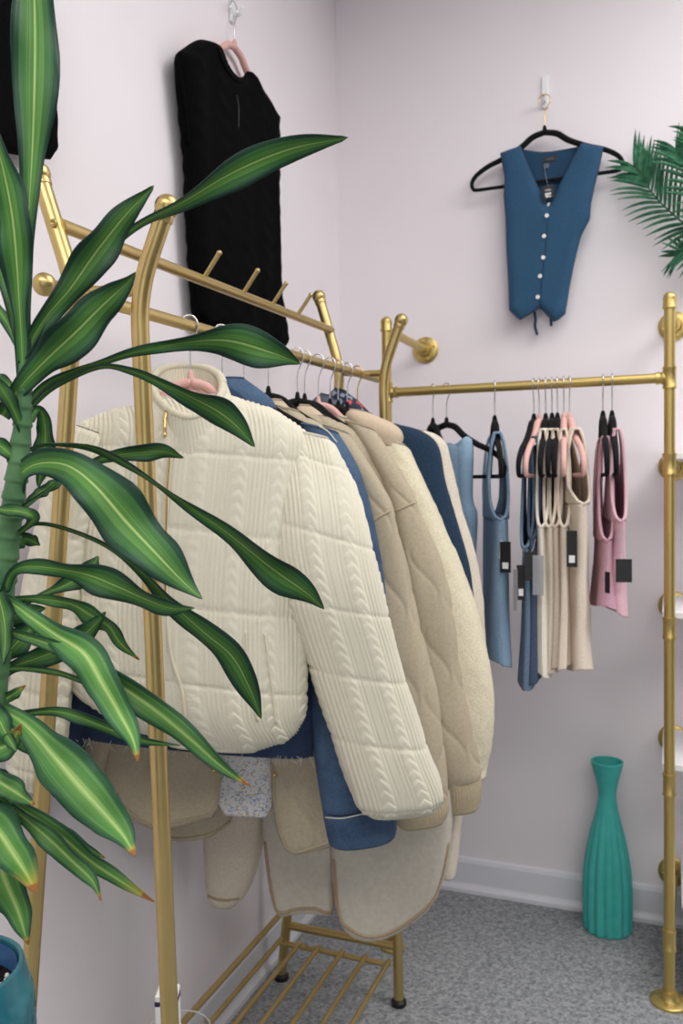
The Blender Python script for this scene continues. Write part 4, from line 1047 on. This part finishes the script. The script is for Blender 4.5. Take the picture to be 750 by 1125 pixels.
for k in range(90):
    r = .056 * math.sqrt(rg.random()); a = rg.uniform(0, 6.28); ball(m, PC + np.array([r * math.cos(a), r * math.sin(a), -.022]), rg.uniform(.0012, .0032), rg.normal(size=3), 6, 4)
o = m.build('perlite', M['perlite'], plant, smooth=False); o['kind'] = 'stuff'
st = [PC + np.array([0, 0, -.045]), atY(-38, 960, PY), atY(-18, 850, PY), atY(-4, 740, PY), atY(4, 640, PY), atY(12, 570, PY), atY(20, 510, PY), atY(26, 450, PY), atY(27, 400, PY)]
cr_ = np.interp(np.arange(240), [0, 90, 180, 239], [.0120, .0118, .0098, .0056])
cr_ = cr_ * (1 + .16 * (1 - np.mod(np.arange(240) / 240 * 24, 1.0)) ** 2 - .05)
tube(MB(), catmull(np.array(st), 240), cr_, 20).build('cane', M['cane'], plant)
PROF = {'n': ([0, .10, .30, .55, .72, .86, .94, .98, 1], [.40, .30, .60, 1, .88, .52, .24, .09, .02]),
        'e': ([0, .10, .28, .5, .72, .87, .95, 1], [.45, .50, .84, 1, .80, .44, .18, .02]),
        'l': ([0, .06, .2, .45, .62, .8, .91, .97, 1], [.30, .17, .17, .32, .78, 1, .58, .2, .02]),
        'm': ([0, .06, .2, .58, .69, .79, .90, .97, 1], [.3, .2, .2, .28, .60, 1, .60, .2, .02]),
        'w': ([0, .40, .48, .60, .72, .9, 1], [.26, .24, .42, .75, 1, .95, .7]),
        'v': ([0, .25, .4, .55, .75, 1], [.34, .34, .62, 1, .85, .2]),
        'u': ([0, .15, .4, .7, .9, .97, 1], [.6, .75, 1, 1, .75, .45, .05])}
leafn = 0
def leaf(pts, wpx, roll=0., dY=0., prof='n', mat='leaf', twist=0., fold=.22, ripple=.020, Y0=PY, sag=0):
    """blade along a traced midrib; wpx its widest visible width, roll how far it is turned about the midrib"""
    global leafn
    leafn += 1; rg = np.random.default_rng(100 + leafn)
    k = len(pts); P = [];
    for i, q in enumerate(pts):
        Y = q[2] if len(q) > 2 else Y0 + dY * (i / (k - 1)) ** 1.1
        P.append(atY(q[0], q[1], Y))
    n = 64; nu = 13
    C = catmull(np.array(P), n); T = np.gradient(C, axis=0); T /= np.linalg.norm(T, axis=1)[:, None]
    s = np.concatenate([[0], np.cumsum(np.linalg.norm(np.diff(C, axis=0), axis=1))]); kk = s / s[-1]
    W = np.interp(kk, *PROF[prof]); W = np.convolve(np.pad(W, 3, 'edge'), np.ones(7) / 7, 'valid') * np.where(kk > .985, (1 - kk) / .015 + .03, 1)
    wm = .93 * wpx / FPX * np.mean([q[1] for q in P]) / max(math.cos(roll + .75 * twist), .3)
    D = unit(np.mean(C, 0) - CAM); x = np.linspace(-1, 1, nu); V = []; UV = []
    ph1, ph2 = rg.uniform(0, 6.28, 2); fq = rg.uniform(2.2, 3.6)
    for i in range(n):
        B = unit(np.cross(T[i], D)); Nn = unit(np.cross(B, T[i])); Nn = -Nn if Nn @ D > 0 else Nn
        a = roll + twist * kk[i]; Wd = math.cos(a) * B + math.sin(a) * Nn; Nd = math.cos(a) * Nn - math.sin(a) * B
        ew_ = 1 + .07 * np.where(x < 0, np.sin(15 * kk[i] + ph2) + .5 * np.sin(33 * kk[i] + ph1), np.sin(17 * kk[i] + ph1) + .5 * np.sin(29 * kk[i] + ph2)) * np.abs(x)
        h = W[i] * wm / 2 * ew_; rp = ripple * W[i] * np.abs(x) ** 1.5 * np.where(x < 0, np.sin(fq * 6.28 * kk[i] + ph1), np.sin(fq * 6.28 * kk[i] + ph2)) * wm * 10
        cup = fold * (np.abs(x) - .1 * x * x) * h * (1.4 - .6 * kk[i])
        V.append(C[i] + (x * h)[:, None] * Wd + np.outer(cup + rp, Nd)); UV.append(np.stack([(x + 1) / 2, np.full(nu, kk[i])], 1))
    return MB().add(np.concatenate(V), gridfaces(n, nu), np.concatenate(UV)).build('leaf', M[mat], plant, solid=.0011)
R = math.radians
leaf([(26, 420), (28, 330), (32, 230), (36, 150), (38, 80), (38, 20), (36, -30)], 52, R(8), .02, 'w')
leaf([(26, 420), (22, 345), (19, 295), (14, 240), (4, 188), (-10, 135)], 44, R(-14), -.04, 'v')
leaf([(24, 400), (14, 345), (2, 295), (-12, 240)], 20, R(20), .03, 'n')
leaf([(27, 398), (36, 372), (53, 345), (78, 316), (106, 276), (138, 236), (169, 204)], 42, R(10), .02, 'n')
leaf([(28, 395), (60, 340), (100, 290), (150, 248), (200, 222), (258, 188), (320, 163), (382, 151)], 36, R(66), .10, 'l', fold=.30, twist=-R(48))
leaf([(2, 456), (20, 428), (48, 398), (82, 366), (113, 335), (138, 312), (149, 299)], 50, R(5), -.04, 'n')
leaf([(24, 452), (48, 424), (82, 406), (118, 395), (160, 384), (205, 376), (250, 374), (300, 388), (330, 400)], 52, R(64), .08, 'm', fold=.25, twist=-R(60), ripple=.024)
leaf([(22, 460), (58, 424), (108, 403), (145, 408), (178, 421), (212, 437), (240, 452), (262, 470), (280, 491)], 38, R(76), .06, 'm', fold=.25, twist=-R(66))
leaf([(19, 505), (36, 492), (58, 487), (102, 491), (150, 517), (204, 553), (252, 587), (300, 625), (335, 650), (356, 669)], 44, R(74), .12, 'm', fold=.25, twist=-R(56))
leaf([(14, 545), (24, 520), (45, 509), (75, 512), (105, 535), (140, 575), (175, 612), (202, 640), (222, 658)], 68, R(-6), -.06, 'n', fold=.16)
leaf([(26, 556), (50, 540), (75, 522), (95, 511), (120, 502), (150, 497), (180, 496), (202, 503)], 22, R(20), .10, 'l')
leaf([(32, 462), (40, 450), (47, 455), (50, 478), (48, 505), (42, 536)], 24, R(20), .05, 'n')
leaf([(10, 600), (22, 580), (46, 574), (82, 584), (124, 604), (160, 632), (190, 664), (226, 696), (256, 722), (276, 760), (287, 790)], 34, R(72), .10, 'l', fold=.25, twist=-R(58))
leaf([(4, 650), (14, 628), (37, 622), (92, 630), (131, 645), (160, 658), (188, 668), (214, 668)], 32, R(30), .0, 'n', Y0=.79)
leaf([(0, 672), (24, 664), (50, 652), (76, 641), (97, 628), (108, 611)], 26, R(-10), .06, 'l')
leaf([(0, 660), (26, 657), (56, 659), (80, 664), (100, 676), (120, 688), (132, 706), (153, 725)], 20, R(30), .05, 'n', 'leaftip')
leaf([(-4, 656), (12, 662), (36, 680), (62, 698), (92, 718), (112, 750), (132, 785), (146, 812), (152, 838)], 44, R(5), -.07, 'n', 'leaftip')
leaf([(-10, 690), (22, 697), (60, 710), (92, 728), (126, 749), (168, 778), (212, 814), (245, 843), (275, 864)], 32, R(20), -.03, 'n', 'leaftip', Y0=.78)
leaf([(-6, 748), (16, 732), (44, 722), (72, 710), (98, 692), (116, 672)], 34, R(10), .03, 'n')
leaf([(-20, 740), (10, 735), (38, 735), (70, 741), (104, 754)], 7, R(10), .0, 'u')
leaf([(-30, 790), (10, 786), (56, 781), (88, 788), (126, 803), (160, 814), (198, 819)], 15, R(20), .03, 'n')
leaf([(-10, 775), (16, 788), (37, 806), (58, 830), (84, 860), (112, 890), (134, 916), (149, 941)], 62, R(-5), -.08, 'n', 'leaftip', fold=.15)
leaf([(-14, 800), (20, 815), (60, 832), (100, 852), (131, 874)], 26, R(20), .02, 'n', 'leaftip')
leaf([(-60, 812), (-30, 822), (0, 822), (14, 812), (23, 796)], 34, R(0), -.03, 'e', 'leafold')
leaf([(-16, 870), (16, 890), (52, 920), (80, 946), (102, 968), (111, 990)], 24, R(20), -.04, 'n', 'leaftip')
leaf([(-14, 860), (24, 888), (64, 916), (100, 946), (136, 970), (170, 991)], 24, R(15), .0, 'e', 'leafold')
leaf([(-50, 860), (-30, 885), (-4, 912), (16, 940), (30, 962), (40, 981)], 50, R(-10), -.08, 'e', 'leafold')
leaf([(-26, 880), (-8, 930), (6, 968), (20, 1000), (31, 1038)], 46, R(15), -.02, 'e', 'leaftip')
leaf([(-40, 842), (-14, 852), (14, 868), (38, 884)], 30, R(10), -.05, 'n', 'leaftip')
leaf([(-10, 880), (24, 892), (66, 914), (116, 943)], 18, R(20), .03, 'e', 'leaftip')
leaf([(29, 490), (20, 462), (6, 434), (-18, 402)], 18, R(15), -.03, 'n')
leaf([(21, 524), (14, 504), (0, 490), (-24, 478)], 18, R(15), -.02, 'n')
leaf([(6, 612), (16, 598), (30, 592), (44, 599)], 18, R(25), .03, 'n')
leaf([(16, 590), (36, 570), (20, 562), (-14, 560)], 16, R(25), -.03, 'n')
leaf([(24, 560), (36, 546), (54, 535), (74, 524)], 14, R(20), .06, 'n')
leaf([(27, 404), (16, 372), (2, 346), (-22, 316)], 14, R(10), .04, 'n')
leaf([(22, 442), (12, 426), (-4, 416), (-26, 406)], 16, R(20), .02, 'n')
leaf([(-24, 740), (4, 720), (26, 698), (42, 681)], 30, R(15), .04, 'n')
leaf([(-14, 780), (6, 768), (18, 760), (28, 753)], 14, R(20), .0, 'n', 'leafold')
leaf([(-26, 838), (0, 856), (14, 874), (24, 893)], 32, R(20), .02, 'n')
leaf([(-20, 700), (-2, 684), (24, 674), (50, 668)], 26, R(15), .05, 'n')
leaf([(-8, 620), (-2, 650), (6, 690), (4, 730)], 24, R(25), -.04, 'e')
leaf([(-16, 730), (-10, 770), (4, 800), (18, 826)], 26, R(20), -.03, 'n')
# the stand that lifts the pot
SB = PC - ZZ * .17
sd = empty('plant_stand', [SB[0], SB[1], 0], 'white round plant stand under the blue textured pot', 'plant stand')
m = MB(); lathe(m, SB - ZZ * .021, ZZ, [(.10, 0), (.11, .004), (.11, .016), (.106, .020)], 40); m.build('stand_top', M['shelfwhite'], sd, auto=40)
for k in range(3):
    a = k * 2 * PI / 3 + .6; d = np.array([math.cos(a), math.sin(a), 0])
    tube(MB(), [SB + d * .07 - ZZ * .018, np.array([SB[0], SB[1], 0]) + d * .12], [.012, .009], 14).build('leg', M['shelfwhite'], sd)

# ------------------------------------------------------------------ small things on the low shelf
Q = onP(184.5, 1110, RK(0, -.90, 0), AR); Q = np.array([Q[0], Q[1], 0])
bx = empty('white_carton', Q + ZZ * .1425, 'tall narrow white carton with a dark blue band behind the front gold post', 'carton')
zt = onP(184, 1087, RK(0, -.90, 0), AR)[2]
m = MB(); box(m, Q + ZZ * ((.1425 + zt) / 2), np.array([.0165, 0, 0]), np.array([0, .0165, 0]), ZZ * ((zt - .1425) / 2), .002); m.build('carton_body', M['whitetag'], bx, smooth=False)
zb = onP(174, 1094, RK(0, -.90, 0), AR)[2]
m = MB(); box(m, Q + ZZ * zb, np.array([.0168, 0, 0]), np.array([0, .0168, 0]), ZZ * .004, .0005); m.build('printed_band', simple('dark_blue_ink', srgb(38, 32, 78), .5), bx, smooth=False)
Q = onZ(196, 1136, .215)
ac = empty('clear_bowl', [Q[0], Q[1], .1425], 'clear acrylic bowl on the low slatted shelf beside the front post', 'bowl')
m = MB(); lathe(m, np.array([Q[0], Q[1], .1425]), ZZ, [(.044, 0), (.050, .002), (.060, .04), (.064, .080), (.0625, .080), (.0585, .041), (.048, .005), (.001, .005)], 40); m.build('bowl_body', M['acrylic'], ac, auto=60)
m = MB(); tube(m, [np.array([Q[0] + .0635 * math.cos(a), Q[1] + .0635 * math.sin(a), .2230]) for a in np.linspace(0, 2 * PI, 60)], .0011, 8, False); m.build('rim', M['trim'], ac)

# ------------------------------------------------------------------ light: ceiling panels of the shop and daylight from the shop window
def area(name, loc, rot, sx, sy, power, colr=(1, 1, 1)):
    l = bpy.data.lights.new(name, 'AREA'); l.shape = 'RECTANGLE'; l.size = sx; l.size_y = sy; l.energy = power; l.color = colr
    o = bpy.data.objects.new(name, l); col.objects.link(o); o.location = loc; o.rotation_euler = rot; return o
area('ceiling_panel_light', (1.15, 1.1, 3.0), (0, 0, -YW), 1.8, 1.0, 23, (1, .985, .97))
area('ceiling_panel_light', (-.1, -.9, 3.0), (0, 0, -YW), 2.4, 1.2, 49, (1, .985, .97))
area('ceiling_panel_light', (1.9, -.9, 3.0), (0, 0, -YW), 1.6, 1.0, 21, (1, .985, .97))
area('ceiling_panel_light', (2.1, 1.0, 3.0), (0, 0, -YW), 1.6, 1.0, 38, (1, .985, .97))
wl = area('shop_window_daylight', (.4, -2.4, 1.5), (0, 0, 0), 2.4, 1.8, 20, (.97, .985, 1))
d = Vector((.4, 2.0, 1.2)) - wl.location; wl.rotation_euler = d.to_track_quat('-Z', 'Y').to_euler()
w = bpy.data.worlds.new('daylight'); sc.world = w; w.use_nodes = True
w.node_tree.nodes['Background'].inputs[0].default_value = (.95, .97, 1, 1); w.node_tree.nodes['Background'].inputs[1].default_value = .03

# ------------------------------------------------------------------ camera
cd = bpy.data.cameras.new('camera'); co = bpy.data.objects.new('camera', cd); col.objects.link(co)
cd.sensor_fit = 'VERTICAL'; cd.sensor_height = 36; cd.sensor_width = 24; cd.lens = FPX / 1125 * 36; cd.clip_start = .02
mw = Matrix(((CM[0][0], -CM[1][0], -CM[2][0], 0), (CM[0][1], -CM[1][1], -CM[2][1], 0), (CM[0][2], -CM[1][2], -CM[2][2], CAMH), (0, 0, 0, 1)))
co.matrix_world = mw
cd.dof.use_dof = True; cd.dof.focus_distance = 1.05; cd.dof.aperture_fstop = 8.0
sc.camera = co
vs_ = sc.view_settings
vs_.view_transform = 'Standard'; vs_.look = 'None'; vs_.exposure = 0; vs_.gamma = 1; vs_.use_curve_mapping = False

# ------------------------------------------------------------------ what repeats belongs together
for o in col.objects:
    if o.parent is not None or 'label' not in o: continue
    c = o['category']; P = np.array(o.location)
    if c == 'clothes hanger':
        if abs((P - RA) @ XR) < .3 and abs(P[2] - 1.585) < .02 and (P - RO) @ AR < .15: o['group'] = 'hangers on the gold rack'
        elif abs(P[2] - PRAIL) < .01: o['group'] = 'hangers on the brass rail'
    elif c == 'romper': o['group'] = 'rompers on the brass rail'
    elif c == 'tank top': o['group'] = 'tank tops on the brass rail'
    elif o.name.startswith('quilted_jacket'): o['group'] = 'taupe quilted jackets'
    elif c == 'hook': o['group'] = 'adhesive wall hooks'
